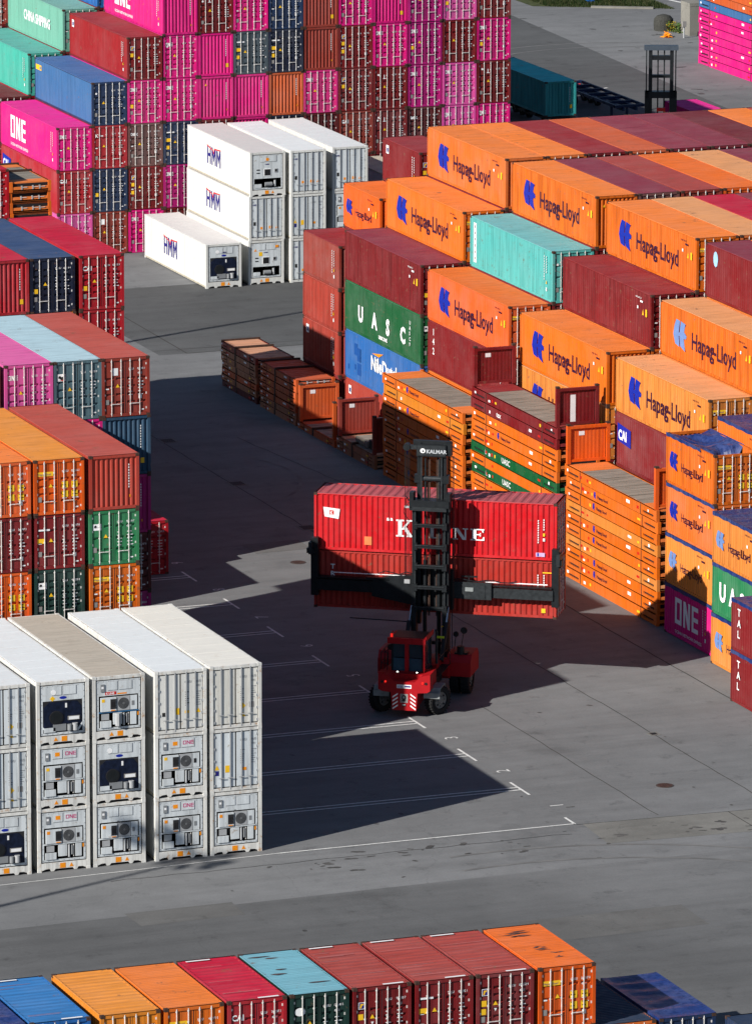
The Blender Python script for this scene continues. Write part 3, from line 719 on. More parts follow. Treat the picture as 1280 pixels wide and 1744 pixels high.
def reefer(x0, y0, z, end, v, label, group, roof='cool', H=H9, side=None, door=None, rot=0, hmm=False, white=False):
    L = L40
    root = thing('reefer_container', label, 'reefer container', (x0+HW, y0+L/2, z), 0, group)
    FM = WHITE if white else FRAMEW
    obj('frame', m_rframe(L, H), root, mats=[FM, None, None])
    obj('insulated_walls', m_rside(L, H), root, mats=[WHITE]); obj('roof', m_rroof(L), root, (0, 0, H-.014), mats=[ROOFS[roof]])
    obj('sill', m_sill(H, end != 'door'), root, (0, -L/2+.01, 0), mats=[FM])
    y = -L/2+.05
    if end == 'door':
        for s in (-1, 1):
            d = obj('door', m_rdoor(H), root, (s*(HW-.15), y, 0)); d.scale = (-s, 1, 1)
            d.material_slots[1].link = 'OBJECT'; d.material_slots[1].material = door or WHITE_DOOR
            obj('lock_rods', m_rhard(H), d)
        obj('door_markings', (m_hmarks if hmm else m_rmarks)(v, H), root, (0, y-.006, 0))
    else:
        for nm, me in m_unit(end, H, v): obj(nm, me, root, (0, y, 0))
        obj('warning_stickers', m_sillmarks(v), root, (0, -L/2+.006, 0))
    if side: side_logo(root, side, L, H, False)
    return root

# ---------------------------------------------------------------- flat racks
@cached
def m_rack_beams(L, h, n_unused):
    """collapsed 40 ft rack: deep side beams with a stepped foot, corner posts"""
    b = MB(); y0, y1 = -L/2, L/2; e = L*.17
    for s in (-1, 1):
        xo, xi = s*(HW-.01), s*(HW-.09); xa, xb = sorted((xo, xi))
        b.box(xa, xb, y0+e, y1-e, .02, h-.05, SLOTB)
        for k in (-1, 1):   # end panels with a long hand slot
            def seg(u0, u1, z0, z1):
                ya, yb = sorted((k*(L/2-u0), k*(L/2-u1))); b.box(xa, xb, ya, yb, z0, z1, SLOTB)
            seg(.16, e, h*.46, h-.05); seg(.16, e, .02, h*.26); seg(.16, .42, h*.26, h*.46); seg(e*.88, e, h*.26, h*.46)
        b.box(xi-.02 if s > 0 else xi, xi if s > 0 else xi+.02, y0+.2, y1-.2, .03, h-.1, DARK)
        fa, fb = sorted((s*(HW+.0), s*(HW-.14)))
        b.box(fa, fb, y0+.2, y1-.2, h-.11, h-.05, SLOTB)
        b.box(fa, fb, y0+e, y1-e, .0, .045, SLOTB)
        for k in range(6):
            yy = y0+e+.5+k*(L-2*e-1)/5; b.box(fa+(.0), fb, yy-.02, yy+.02, .04, h-.10, SLOTB)
        for ye in (y0+e-.03, y1-e-.03): b.box(*sorted((s*(HW+.006), s*(HW-.05))), ye, ye+.06, .0, h-.04, RUSTC)
        for ye in (y0, y1-.16):
            b.box(*sorted((s*HW, s*(HW-.17))), ye, ye+.16, .0, h-.008, SLOTB)
    for k in range(9):
        yy = y0+.4+k*(L-.8)/8; b.box(-HW+.1, HW-.1, yy-.05, yy+.05, h*.35, h-.11, SLOTB)
    for ye, yf in ((y0+.12, y0+.30), (y1-.30, y1-.12)): b.box(-HW+.1, HW-.1, ye, yf, .02, h-.13, DARK)
    b.box(-HW+.17, HW-.17, y0+.02, y0+.12, h*.10, h*.24, RUSTC)
    if L < 8:
        for s in (-1, 1): b.box(*sorted((s*(HW+.004), s*(HW-.1))), .42, .66, .0, h-.01, RUSTC)
        b.box(-HW, HW, .46, .62, h-.10, h+.06, RUSTC); b.box(-HW, HW, y1-.2, y1-.05, h-.10, h+.05, RUSTC)
    return b.mesh('side_beams')
@cached
def m_rack_deck(L, h):
    b = MB(); n = 24; y0 = -L/2+L*.15; p = L*.7/n
    for k in range(n): b.box(-HW+.16, HW-.16, y0+k*p+.012, y0+(k+1)*p-.012, h-.12, h-.05-.006*(k*7 % 3), SLOTB)
    return b.mesh('deck')
@cached
def m_rack_panels(L, h):
    b = MB(); b.box(-HW+.16, HW-.16, L/2-L*.16, L/2-.2, h-.14, h-.04, SLOTB); b.box(-HW+.18, HW-.18, L/2-.10, L/2-.02, .05, h*.5, SLOTB)
    return b.mesh('folded_end_wall')
@cached
def m_rack_lash(L, h, v):
    b = MB(); rr = random.Random(v)
    for s in (-1, 1):
        x = s*(HW+.003)
        for y, w, m, z in ((L*.315, .16, REDS, .22), (L*.285, .14, INKW, .14), (L*.25, .10, REDS, .2), (-L*.19, .22, INKW, .24), (-L*.30, .16, YEL if v % 2 else REDS, .2), (L*.21, .1, YEL, .2), (-L*.42, .1, INKW, .3), (L*.46, .12, INKW, .26)):
            if rr.random() < .4: continue
            yy = y*(-s)+rr.uniform(-.15, .15); hh = rr.uniform(.10, .18); w *= rr.uniform(.6, 1.2)
            b.box(*sorted((x, x-s*.004)), yy-w, yy+w, z*h/.6, (z+hh)*h/.6, m)
    for x in (-.55, .1, .5):
        b.tube((x, -L/2+.0, h*.45), (x+.35, -L/2+.0, h*.45), .018, GALV, 6)
        b.box(x, x+.08, -L/2-.01, -L/2+.06, h*.25, h*.6, GREYROD)
    return b.mesh('lashing_fittings')
@cached
def m_rack_letters(word, mname, size):
    b = MB(); add_text(b, word, 0, 0, size, MATS[mname], 0, .012, 1.15); return b.mesh('lettering')
def rack(color, x0, y0, z, L, h, label, group, deck=True, word=None, v=0, roof=None):
    rr_ = random.Random(len(LABELS)); x0 += rr_.uniform(-.035, .035); y0 += rr_.uniform(-.07, .07)
    root = thing('flat_rack', label, 'flat rack', (x0+HW, y0+L/2, z), 0, group)
    B = body(color)
    obj('side_beams', m_rack_beams(L, h, 0), root, mats=[B])
    obj('deck', m_rack_deck(L, h), root, mats=[WOOD if deck else roofm(roof or color)])
    for a_ in (0, R(180)): obj('folded_end_wall', m_rack_panels(L, h), root, rot=(0, 0, a_), mats=[roofm(roof or color)])
    obj('lashing_fittings', m_rack_lash(L, h, v % 12), root)
    if word == 'UASC':
        o = obj('lettering', m_rack_letters('UASC', 'white lettering', .42), root, (-HW-.006, 1.7, .14), (0, 0, R(-90)))
        o = obj('lettering', m_rack_letters('L', 'white lettering', .36), root, (-HW-.006, 4.1, .16), (0, 0, R(-90)))
    elif word == 'tex': obj('lettering', m_rack_letters('tex', 'white lettering', .42), root, (-HW-.006, 2.4, .14), (0, 0, R(-90)))
    elif word == 'HL':
        obj('emblem', m_hl_emblem(.24, .34, 'blue emblem'), root, (-HW-.004, 2.35, .15), (0, 0, R(-90)))
        obj('lettering', m_rack_letters('Hapag-Lloyd', 'dark lettering', .24), root, (-HW-.005, 1.9, .2), (0, 0, R(-90)))
    return root
@cached
def m_endwall_panel(hh):
    b = MB(); n = 9; ln = Wd-.50; pr = zig(n, ln/n, .03, -ln/2)
    b.strip([(x, d*.25) for x, d in pr], 'z', .22, hh-.16, SLOTB); b.box(-ln/2, ln/2, .05, .09, .22, hh-.16, SLOTB)
    return b.mesh('end_panel')
@cached
def m_endwall_frame(hh):
    b = MB()
    for s in (-1, 1): xa, xb = sorted((s*HW, s*(HW-.20))); b.box(xa, xb, -.09, .12, .0, hh, SLOTB)
    b.box(-HW+.2, HW-.2, -.09, .12, hh-.17, hh-.03, SLOTB); b.box(-HW+.2, HW-.2, -.06, .12, .10, .24, SLOTB)
    for s in (-1, 1): xa, xb = sorted((s*(HW-.0), s*(HW-.2))); b.box(xa-.003, xb+.003, -.1, .13, hh, hh+.09, RUSTC)
    return b.mesh('end_wall_posts')
@cached
def m_sheet(w, h): b = MB(); b.box(-w/2, w/2, -.003, 0, 0, h, INKW); return b.mesh('sticker')
def end_wall(root, color, y, z, hh, sticker='small', face=1):
    f = obj('end_wall_posts', m_endwall_frame(hh), root, (0, y, z), mats=[body(color), None])
    p = obj('end_panel', m_endwall_panel(hh), f, mats=[body(color)])
    if sticker == 'small': obj('sticker', m_sheet(.32, .22), f, (-.38, -.004, hh-.55))
    elif sticker == 'tall': obj('sticker', m_sheet(.30, 1.45), f, (-.25, -.004, .25))
    return f

# ================================================================ the ground
def asphalt(name, col, seedoff=0., patch=.12):
    m, t, b = nodes_of(name); N, L = t.nodes.new, t.links.new
    tc = N('ShaderNodeTexCoord')
    def noise(s, d=4, mp=None, r=.55):
        n = N('ShaderNodeTexNoise'); n.inputs['Scale'].default_value = s; n.inputs['Detail'].default_value = d; n.inputs['Roughness'].default_value = r
        k = N('ShaderNodeMapping'); k.inputs['Scale'].default_value = mp or (1, 1, 1); k.inputs['Location'].default_value = (seedoff, seedoff*.7, 0)
        L(tc.outputs['Object'], k.inputs[0]); L(k.outputs[0], n.inputs['Vector']); return n.outputs[0]
    def rng(src, a, c, lo, hi):
        mp = N('ShaderNodeMapRange'); mp.inputs[1].default_value = a; mp.inputs[2].default_value = c; mp.inputs[3].default_value = lo; mp.inputs[4].default_value = hi
        L(src, mp.inputs[0]); return mp.outputs[0]
    def mul(a, c):
        x = N('ShaderNodeMath'); x.operation = 'MULTIPLY'; L(a, x.inputs[0]); L(c, x.inputs[1]); return x.outputs[0]
    f = mul(rng(noise(.035, 4), .35, .65, 1-patch, 1+patch), rng(noise(.5, 6, None, .7), .3, .7, .90, 1.10))
    f = mul(f, rng(noise(9, 5, None, .8), .25, .75, .86, 1.14))
    f = mul(f, rng(noise(.25, 5, (.25, 3.0, 1), .65), .42, .70, 1.04, .86))     # tyre lanes running in X
    f = mul(f, rng(noise(.7, 9, None, .74), .57, .72, 1.0, .60)); f = mul(f, rng(noise(.12, 6, (1, 1, 1), .7), .56, .68, 1.0, .80)); f = mul(f, rng(noise(.18, 7, (.35, 1.6, 1), .6), .60, .70, 1.0, 1.13))               # oil and scuff spots
    v = N('ShaderNodeTexVoronoi'); v.feature = 'DISTANCE_TO_EDGE'; v.inputs['Scale'].default_value = .07
    k = N('ShaderNodeMapping'); k.inputs['Location'].default_value = (3+seedoff, 8, 0); L(tc.outputs['Object'], k.inputs[0])
    wn = N('ShaderNodeTexNoise'); wn.inputs['Scale'].default_value = .5; wn.inputs['Detail'].default_value = 5; L(tc.outputs['Object'], wn.inputs['Vector'])
    wm = N('ShaderNodeVectorMath'); wm.operation = 'SCALE'; wm.inputs[3].default_value = 2.2; L(wn.outputs[1], wm.inputs[0])
    wa = N('ShaderNodeVectorMath'); wa.operation = 'ADD'; L(k.outputs[0], wa.inputs[0]); L(wm.outputs[0], wa.inputs[1]); L(wa.outputs[0], v.inputs['Vector'])
    f = mul(f, rng(v.outputs['Distance'], .0, .003, .86, 1.0))                 # hairline cracks
    sc = N('ShaderNodeVectorMath'); sc.operation = 'SCALE'; sc.inputs[0].default_value = col; L(f, sc.inputs[3]); L(sc.outputs[0], b.inputs['Base Color'])
    b.inputs['Roughness'].default_value = .88; b.inputs['Specular IOR Level'].default_value = .25
    bp = N('ShaderNodeBump'); bp.inputs['Strength'].default_value = .4; bp.inputs['Distance'].default_value = .01; L(noise(22, 4), bp.inputs['Height']); L(bp.outputs[0], b.inputs['Normal'])
    return m
def sheet(name, pts, z, mat, kind='structure'):
    b = MB(); b.add([(x, y, z) for x, y in pts], [tuple(range(len(pts)))], mat); return struct(name, b.mesh(name), kind=kind)
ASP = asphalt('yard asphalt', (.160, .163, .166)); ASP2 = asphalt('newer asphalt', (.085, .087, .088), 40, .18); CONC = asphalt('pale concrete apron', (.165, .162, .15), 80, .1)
ASPR = asphalt('road asphalt', (.124, .126, .128), 120, .25)
sheet('ground', [(-1500, -900), (2500, -900), (2500, 3200), (-1500, 3200)], 0, ASP)
sheet('road', [(-200, -12.2), (200, -3.2), (200, -30), (-200, -39)], .004, ASPR)
sheet('concrete_apron', [(15.2, -.86), (26, -1.3), (70, -3.3), (70, -7.2), (15, -4.3)], .008, CONC)
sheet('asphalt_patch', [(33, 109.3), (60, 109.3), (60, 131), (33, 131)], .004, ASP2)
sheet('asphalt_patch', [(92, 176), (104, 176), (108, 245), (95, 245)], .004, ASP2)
SEAM = plain('asphalt seam', (.045, .043, .04), .9)
b = MB()
def line(b, pts, w, z, mat):
    for p, q in zip(pts[:-1], pts[1:]):
        d = Vector((q[0]-p[0], q[1]-p[1])); n = Vector((-d.y, d.x)).normalized()*w/2
        b.add([(p[0]-n.x, p[1]-n.y, z), (q[0]-n.x, q[1]-n.y, z), (q[0]+n.x, q[1]+n.y, z), (p[0]+n.x, p[1]+n.y, z)], [(0, 1, 2, 3)], mat)
def wob(x0, y0, x1, y1, n, a):
    rr = random.Random(int(x0*7+y0)); return [(x0+(x1-x0)*k/n+rr.uniform(-a, a), y0+(y1-y0)*k/n+rr.uniform(-a, a)) for k in range(n+1)]
line(b, wob(30.95, 60, 30.95, 12, 40, .03), .07, .012, SEAM)
line(b, wob(24.75, 100, 24.65, 1, 70, .05), .05, .012, SEAM)
line(b, wob(19.0, 21, 19.0, -.6, 20, .05), .045, .012, SEAM)
line(b, [(14.9, -.84), (24, -1.24), (60, -2.8)], .05, .012, SEAM)
line(b, [(22.28, -1.2), (22.3, -4.6)], .05, .012, SEAM)
line(b, [(35.1, 128), (34.8, 109.3), (60, 109.8)], .09, .012, SEAM)
line(b, wob(29.2, 84.8, 30.8, 69, 12, .06)+wob(30.8, 68, 30.9, 50, 12, .05), .04, .012, SEAM)
line(b, [(33, 110.6), (40, 110.7), (60, 110.9)], .05, .013, SEAM)
line(b, wob(-8, -2.4, 14, -2.2, 30, .1), .035, .012, SEAM)
struct('pavement_seams', b.mesh('pavement_seams'))
LINEW = paint('road marking white', (.72, .72, .70), .7, .3, .5, .3, (.2, .19, .18))
b = MB(); zz = .016; Yk, QK, XT = -.6767, 6.6044, 14.87
line(b, [(-30, Yk-1.35), (-6, Yk-.35), (0.5, Yk)], .07, zz, LINEW); line(b, [(0.5, Yk), (XT, Yk)], .11, zz, LINEW)
line(b, [(XT, Yk-.05), (XT, Yk+1.15)], .12, zz, LINEW)
for i in range(1, 9):
    Y = Yk+i*QK
    line(b, [(XT, Y-1.2), (XT, Y+1.2)], .12, zz, LINEW)
    line(b, [(.3, Y-.22), (XT-.06, Y-.22)], .12, zz+.001, LINEW); line(b, [(.3, Y+.22), (XT-.06, Y+.22)], .12, zz+.001, LINEW)
for i in range(1, 10):
    me = text_me(str(i), .95, LINEW, .0)
    x0, y0 = 15.65, Yk+(i-.5)*QK-.3
    b.add([(x0-v.co.y, y0+v.co.x, zz) for v in me.vertices], [tuple(p.vertices) for p in me.polygons], LINEW)
line(b, [(97.7, 196.1), (99.9, 197.2)], .22, zz, LINEW); line(b, [(123.0, 240), (124.2, 233.5)], .35, zz, LINEW)
struct('slot_markings', b.mesh('slot_markings'))
# drain gratings and manholes
IRON = plain('rusty iron', (.07, .04, .035), .6, .3, amp=.4, scale=12)
def drain(x, y, w, l, lab):
    b = MB(); b.box(-w/2, w/2, -l/2, l/2, 0, .018, CONC); b.box(-w/2+.12, w/2-.12, -l/2+.12, l/2-.12, .018, .021, IRON)
    for k in range(7): xx = -w/2+.16+k*(w-.32)/6; b.box(xx-.02, xx+.02, -l/2+.14, l/2-.14, .021, .028, DARK)
    o = obj('drain_grating', b.mesh('drain_grating'), None, (x, y, 0)); tag(o, lab, 'drain', 'drain gratings along the lane')
drain(25.16, 85.2, .95, 1.1, 'square drain grating in the dark lane, farthest of the three')
drain(25.0, 72.9, .95, 1.1, 'square drain grating in the dark lane, middle of the three')
drain(24.8, 61.0, .95, 1.1, 'square drain grating in the lane beside the lifted red container')
drain(24.7, 13.1, .55, .6, 'small rusty drain grating in sunlit asphalt at the right')
def manhole(x, y, r, lab):
    b = MB(); n = 28; c = [(r*math.cos(2*math.pi*k/n), r*math.sin(2*math.pi*k/n)) for k in range(n)]
    b.prism(c, 'z', 0, .017, plain('manhole ring', (.06, .05, .045), .8)); b.prism([(x*.86, y*.86) for x, y in c], 'z', .017, .022, IRON)
    for k in range(-3, 4): b.box(-r*.6, r*.6, k*r*.2-.01, k*r*.2+.01, .022, .026, RUSTC)
    tag(obj('manhole_cover', b.mesh('manhole_cover'), None, (x, y, 0)), lab, 'manhole', 'round manhole covers')
manhole(21.4, 4.1, .42, 'round rusty manhole cover in the open sunlit asphalt')
manhole(21.4, 53.3, .42, 'round manhole cover in the sunlit wedge left of the lifted containers')

ORD = ['first', 'second', 'third', 'fourth', 'fifth', 'sixth', 'seventh', 'eighth', 'ninth', 'tenth', 'eleventh', 'twelfth', 'thirteenth']
# ================================================================ front reefers (left)
G = 'white reefers in the front left block'
XR = [-10.85, -8.10, -5.49, -2.607, 0.0]           # right edges
rows = [  # column: [(level0), (level1), (level2)]
 [('navy', 3), ('door', 1), ('door', 4)], [('fan', 0), ('fan', 1), ('navy', 1)], [('fan', 4), ('navy', 0), ('fan', 5)],
 [('fan', 2), ('fan', 3), ('door', 0)], [('fan', 4), ('door', 2), ('door', 1)]]
rl = ['cool', 'cool', 'tan', 'cool', 'warm']
LB = {
 (0, 0): 'white reefer with navy cooling unit cut by the left edge, bottom of front block',
 (0, 1): 'white reefer with closed rod doors at the left edge, middle level of front block',
 (0, 2): 'white reefer with closed rod doors at the left edge, top of front block',
 (1, 0): 'white reefer with pink ONE plate, bottom of the second front column from left',
 (1, 1): 'white reefer with pink ONE plate, directly under the navy unit with corner braces',
 (1, 2): 'white reefer with navy octagonal cooling unit and yellow diamond, top of front block',
 (2, 0): 'white reefer without lettering under the one with a black round-fan navy unit',
 (2, 1): 'white reefer with black navy cooling unit, middle level between two fan-grille units',
 (2, 2): 'grimy cream reefer with tan roof and red K LINE plate, top of front block',
 (3, 0): 'white reefer with pink ONE plate, bottom of fourth front column, beside corner stack',
 (3, 1): 'white reefer with ONE plate and green dot, under the bluish-roofed reefer with doors',
 (3, 2): 'white reefer with bluish roof and four dark door rods, top of fourth column',
 (4, 0): 'rust-streaked white reefer with fan unit on the ground at the block corner',
 (4, 1): 'pale blue-grey reefer doors with yellow stickers, middle of the corner stack',
 (4, 2): 'cream reefer doors with warm white roof, top right corner of front block'}
for c in range(5):
    for l in range(3):
        e, v = rows[c][l]
        reefer(XR[c]-Wd, .0+.03*((c*7+l*3) % 3-1), l*H9, e, v, LB[(c, l)], G, roof=rl[c], door=(CREAM if (c, l) == (4, 2) else (WHITE if (c, l) == (3, 2) else WHITE_DOOR)))
# HMM reefers
G = 'white HMM reefers in the distance'
wk = dict(side='HMM', hmm=True, white=True)
reefer(43.06, 129.1, 0, 'navy', 2, 'single white HMM reefer with navy cooling unit standing on the asphalt', G, roof='grey', **wk)
reefer(46.21, 129.4, 2*H9, 'square', 0, 'white HMM reefer with grey roof and square black fan, top of three', G, roof='grey', **wk)
reefer(46.15, 129.4, H9, 'door', 0, 'white HMM reefer with closed doors, middle of three stacked', G, roof='grey', **wk)
reefer(46.1, 129.4, 0, 'square', 1, 'white HMM reefer with square fan and louvres, bottom of three stacked', G, roof='grey', **wk)
reefer(48.93, 129.2, 2*H9, 'door', 1, 'white reefer with doors, top of the middle HMM stack', G, roof='cool', **wk)
reefer(48.93, 129.2, H9, 'door', 2, 'white reefer with doors and orange sticker, second of middle HMM stack', G, roof='cool', white=True)
reefer(48.93, 129.2, 0, 'door', 3, 'white reefer with doors at the bottom of middle HMM stack', G, roof='cool', hmm=True, white=True)
reefer(51.95, 129.5, 2*H9, 'door', 3, 'white reefer with doors, top of the right HMM stack', G, roof='cool', **wk)
reefer(51.95, 129.5, H9, 'fan', 4, 'white reefer with fan unit below the top right HMM reefer', G, roof='cool', white=True)
G = 'grey roofed containers beside the HMM stacks'
for i, (x, col, n) in enumerate(((54.9, 'grey', 'dark grey flat roof container between HMM reefers and maroon container'), (57.45, 'beige', 'pale beige roof container just behind the dark grey roofed one'))):
    container(col, x, 129.6, H9, label=n, group=G, side='')

# ================================================================ left stacks behind the reefers
def stack(cols, x_left, y, hs, group, where, L=L40, side_first='code'):
    """cols: list (from right) of lists of specs bottom->top; spec=(color,end,brand,desc[,roof[,ribbed]])"""
    for ci_, (x, specs) in enumerate(zip(x_left, cols)):
        z = 0
        for li, sp in enumerate(specs):
            H = hs[ci_][li] if isinstance(hs[0], (list, tuple)) else hs[li]
            if sp is not None:
                color, end, brand, desc = sp[:4]
                container(color, x, y+random.uniform(-.04, .04), z, L, H, end, brand, desc, group, roof=sp[4] if len(sp) > 4 else None, ribbed=len(sp) > 5 and sp[5], side='')
            z += H
G = 'stacked containers behind the front reefers'
n_ = lambda s: s
w = 'in the orange-roofed stack behind the reefers'
stack([
 [('maroon', 'door', '', 'maroon container at the ground under the orange door container, right column behind reefers'),
  ('dark maroon', 'door', 'tex', 'dark maroon container second from ground, right column behind reefers'),
  ('maroon', 'door', '1', 'maroon container under the orange Hapag-Lloyd doors, right column behind reefers'),
  ('orange', 'door', 'HL', 'orange Hapag-Lloyd door container under the bright green doors'),
  ('bright green', 'door', 'UASC', 'bright green container doors with white plate beneath brick red ribbed end'),
  ('brick red', 'wall', '', 'brick red container with ribbed end wall above the green doors', 'brick red')],
 [('maroon', 'door', '', 'maroon container on the ground, middle column behind reefers'),
  ('orange', 'door', 'HL', 'orange container second from ground, middle column behind reefers'),
  ('maroon', 'door', 'F', 'maroon container third from ground, middle column behind reefers'),
  ('dark green', 'door', 'UASC', 'dark green container doors with white plate just above cream reefer roof', 'green'),
  ('maroon', 'door', 'bars', 'dark maroon doors with yellow triangle between orange doors and dark green doors'),
  ('bright orange', 'door', 'HL', 'orange Hapag-Lloyd doors beside brick red end, with amber roof', 'amber')],
 [('maroon', 'door', '', 'maroon container on the ground, left column behind reefers'),
  ('maroon', 'door', '', 'maroon container second from ground, left column behind reefers'),
  ('red brown', 'door', '', 'red brown container third from ground, left column behind reefers'),
  ('bright orange', 'door', 'HL', 'orange container doors at left edge just above the white reefer roofs'),
  ('maroon', 'door', '1', 'maroon container doors at left edge with pink plate, under orange doors'),
  ('bright orange', 'door', 'HL', 'orange container at left edge with orange roof and white sticker', 'orange')]],
 [-3.42, -6.07, -8.66], 13.83, [H8]*6, G, w)
G = 'pink, pale blue and maroon stack at left'
stack([
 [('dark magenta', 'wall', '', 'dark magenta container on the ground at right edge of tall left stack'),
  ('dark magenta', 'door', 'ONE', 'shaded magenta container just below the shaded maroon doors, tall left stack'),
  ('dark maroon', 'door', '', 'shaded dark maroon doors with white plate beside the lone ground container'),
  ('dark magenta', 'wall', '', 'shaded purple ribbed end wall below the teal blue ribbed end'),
  ('teal blue', 'wall', '', 'teal blue ribbed end wall under the brick maroon doors'),
  ('red brown', 'door', 'sheet', 'dark red doors with white sheet and brick red roof, tall left stack', 'brick red')],
 [('maroon', 'door', '', 'maroon container on ground, middle column of tall left stack'), ('maroon', 'door', '', 'maroon container second up, middle column of tall left stack'),
  ('navy', 'door', '', 'navy container third up, middle column of tall left stack'), ('maroon', 'door', '', 'maroon container fourth up, middle column of tall left stack'),
  ('magenta', 'door', 'ONE', 'magenta container sliver beside teal blue end, under pale blue roof'),
  ('steel blue', 'door', 'dutch', 'steel grey doors with red black emblem under pale blue roof', 'steel blue')],
 [('maroon', 'door', '', 'maroon container on ground, left column of tall left stack'), ('red brown', 'door', '', 'red brown container second up, left column of tall left stack'),
  ('maroon', 'door', '', 'maroon container third up, left column of tall left stack'), ('orange', 'door', 'HL', 'orange container fourth up, left column of tall left stack'),
  ('maroon', 'door', '', 'maroon container hidden under the faded pink ONE doors at left'),
  ('faded magenta', 'door', 'ONE', 'faded pink ONE doors with pink roof beside the pale blue roof', 'faded magenta')],
 [None, None, None, None, None, ('dark maroon', 'wall', '', 'dark maroon container at left edge beside faded pink ONE doors')]],
 [1.57, -.85, -3.35, -5.95], 26.7, [H9]*6, G, '')
G = 'crimson and navy stack at left'
stack([
 [('maroon', 'door', '', 'maroon container on ground, right column of crimson and navy stack'), ('crimson', 'door', '', 'crimson container second up, right column of crimson and navy stack'),
  ('maroon', 'door', '', 'maroon container third up, right column of crimson and navy stack'), ('maroon', 'door', 'tex', 'maroon container fourth up, right column of crimson and navy stack'),
  ('crimson', 'door', '', 'crimson doors with white number directly under the crimson CAI doors'), ('crimson', 'door', 'CAI', 'crimson CAI doors with yellow sticker and long crimson roof', 'crimson')],
 [('maroon', 'door', '', 'maroon container on ground, middle column of crimson and navy stack'), ('navy', 'door', '', 'navy container second up, middle column of crimson and navy stack'),
  ('maroon', 'door', '', 'maroon container third up, middle column of crimson and navy stack'), ('red brown', 'door', '', 'red brown container fourth up, middle column of crimson and navy stack'),
  ('amber', 'door', 'HL', 'amber container with only its top edge showing beside crimson doors'), ('dark navy', 'door', '', 'dark navy doors with yellow triangle between two crimson containers', 'navy')],
 [('maroon', 'door', '', 'maroon container on ground, left column of crimson and navy stack'), ('crimson', 'door', '', 'crimson container second up, left column of crimson and navy stack'),
  ('navy', 'door', '', 'navy container third up, left column of crimson and navy stack'), ('maroon', 'door', '', 'maroon container fourth up, left column of crimson and navy stack'),
  ('maroon', 'door', '', 'maroon container fifth up, left column of crimson and navy stack'), ('crimson', 'wall', '', 'crimson ribbed end wall with yellow sticker at the left edge', 'crimson')]],
 [9.23, 6.58, 4.05], 53.1, [H9]*6, G, '')
container('crimson', 11.65, 53.2, 0, end='door', brand='', label='lone crimson container on the ground in shadow beside the tall left stack', group=None, side='')
G = 'half hidden stacks further back on the left'
for l in range(2): container(['maroon', 'blue'][l], 6.76, 46.05, l*H8, L20, H8, label=['lower', 'upper'][l]+' small container hidden between the two tall left stacks', group=G, side='')
for i, x in enumerate((9.23, 6.7)):
    for l in range(5): container(['maroon', 'navy', 'crimson', 'orange', 'red brown'][(l+i) % 5], x, 66.6, l*H9, label=f'{ORD[l]} level container, {ORD[i]} column hidden behind the crimson CAI stack', group=G, side='')
# crimson end and orange racks behind; rear stacks kept low to pass sunlight
G = 'twenty foot stacks behind the crimson CAI roof'
LV = ['ground', 'second', 'third', 'fourth', 'fifth', 'sixth']
for l in range(6):
    container(['maroon', 'red brown', 'navy', 'maroon', 'maroon', 'crimson'][l], 11.64, 80, l*H9, L20, label='crimson doors at left edge beside the stack of orange racks' if l == 5 else f'{LV[l]} level container in the stack of crimson doors at left edge', group=G, side='')
for k in range(5): container(['maroon', 'orange', 'crimson', 'maroon', 'navy'][k], 14.1, 80.1, k*2.85, L20, 2.85, label=LV[k]+' level container carrying the orange racks behind the crimson roof', side='', group=G)
for k in range(4):
    rack('orange', 14.1, 80, 14.25+k*.6, L20, .6, ['lowest', 'second', 'third', 'top'][k]+' orange flat rack in the short stack behind the crimson roof', 'orange flat racks behind the crimson roof', deck=True, v=k)  # stack cut short so sunlight reaches the low rack tops
for x, n, w_ in ((11.64, 5, 'behind the crimson door stack'), (9.1, 5, 'left of the crimson door stack'), (6.6, 5, 'two columns left of the crimson door stack')):
    for l in range(n): container(['navy', 'maroon', 'crimson', 'orange', 'red brown'][(l+int(x)) % 5], x, 86.8 if x > 11 else 80.5, l*H9, L20 if x > 11 else L40, label=f'{LV[l]} level container {w_}', group=G, side='')
for l in range(4): container('maroon', 14.1, 86.6, l*H9, L20, label=f'{LV[l]} level added maroon container, kept low, behind the orange rack stack at left', group=G, side='')  # added stack, height chosen to leave the low rack tops sunlit
rack('orange', 14.1, 86.6, 4*H9, L20, .6, 'added orange flat rack with timber deck behind the short rack stack', 'orange flat racks behind the crimson roof', v=5)  # added rack topping the low rear stack, shaped for the sunlight

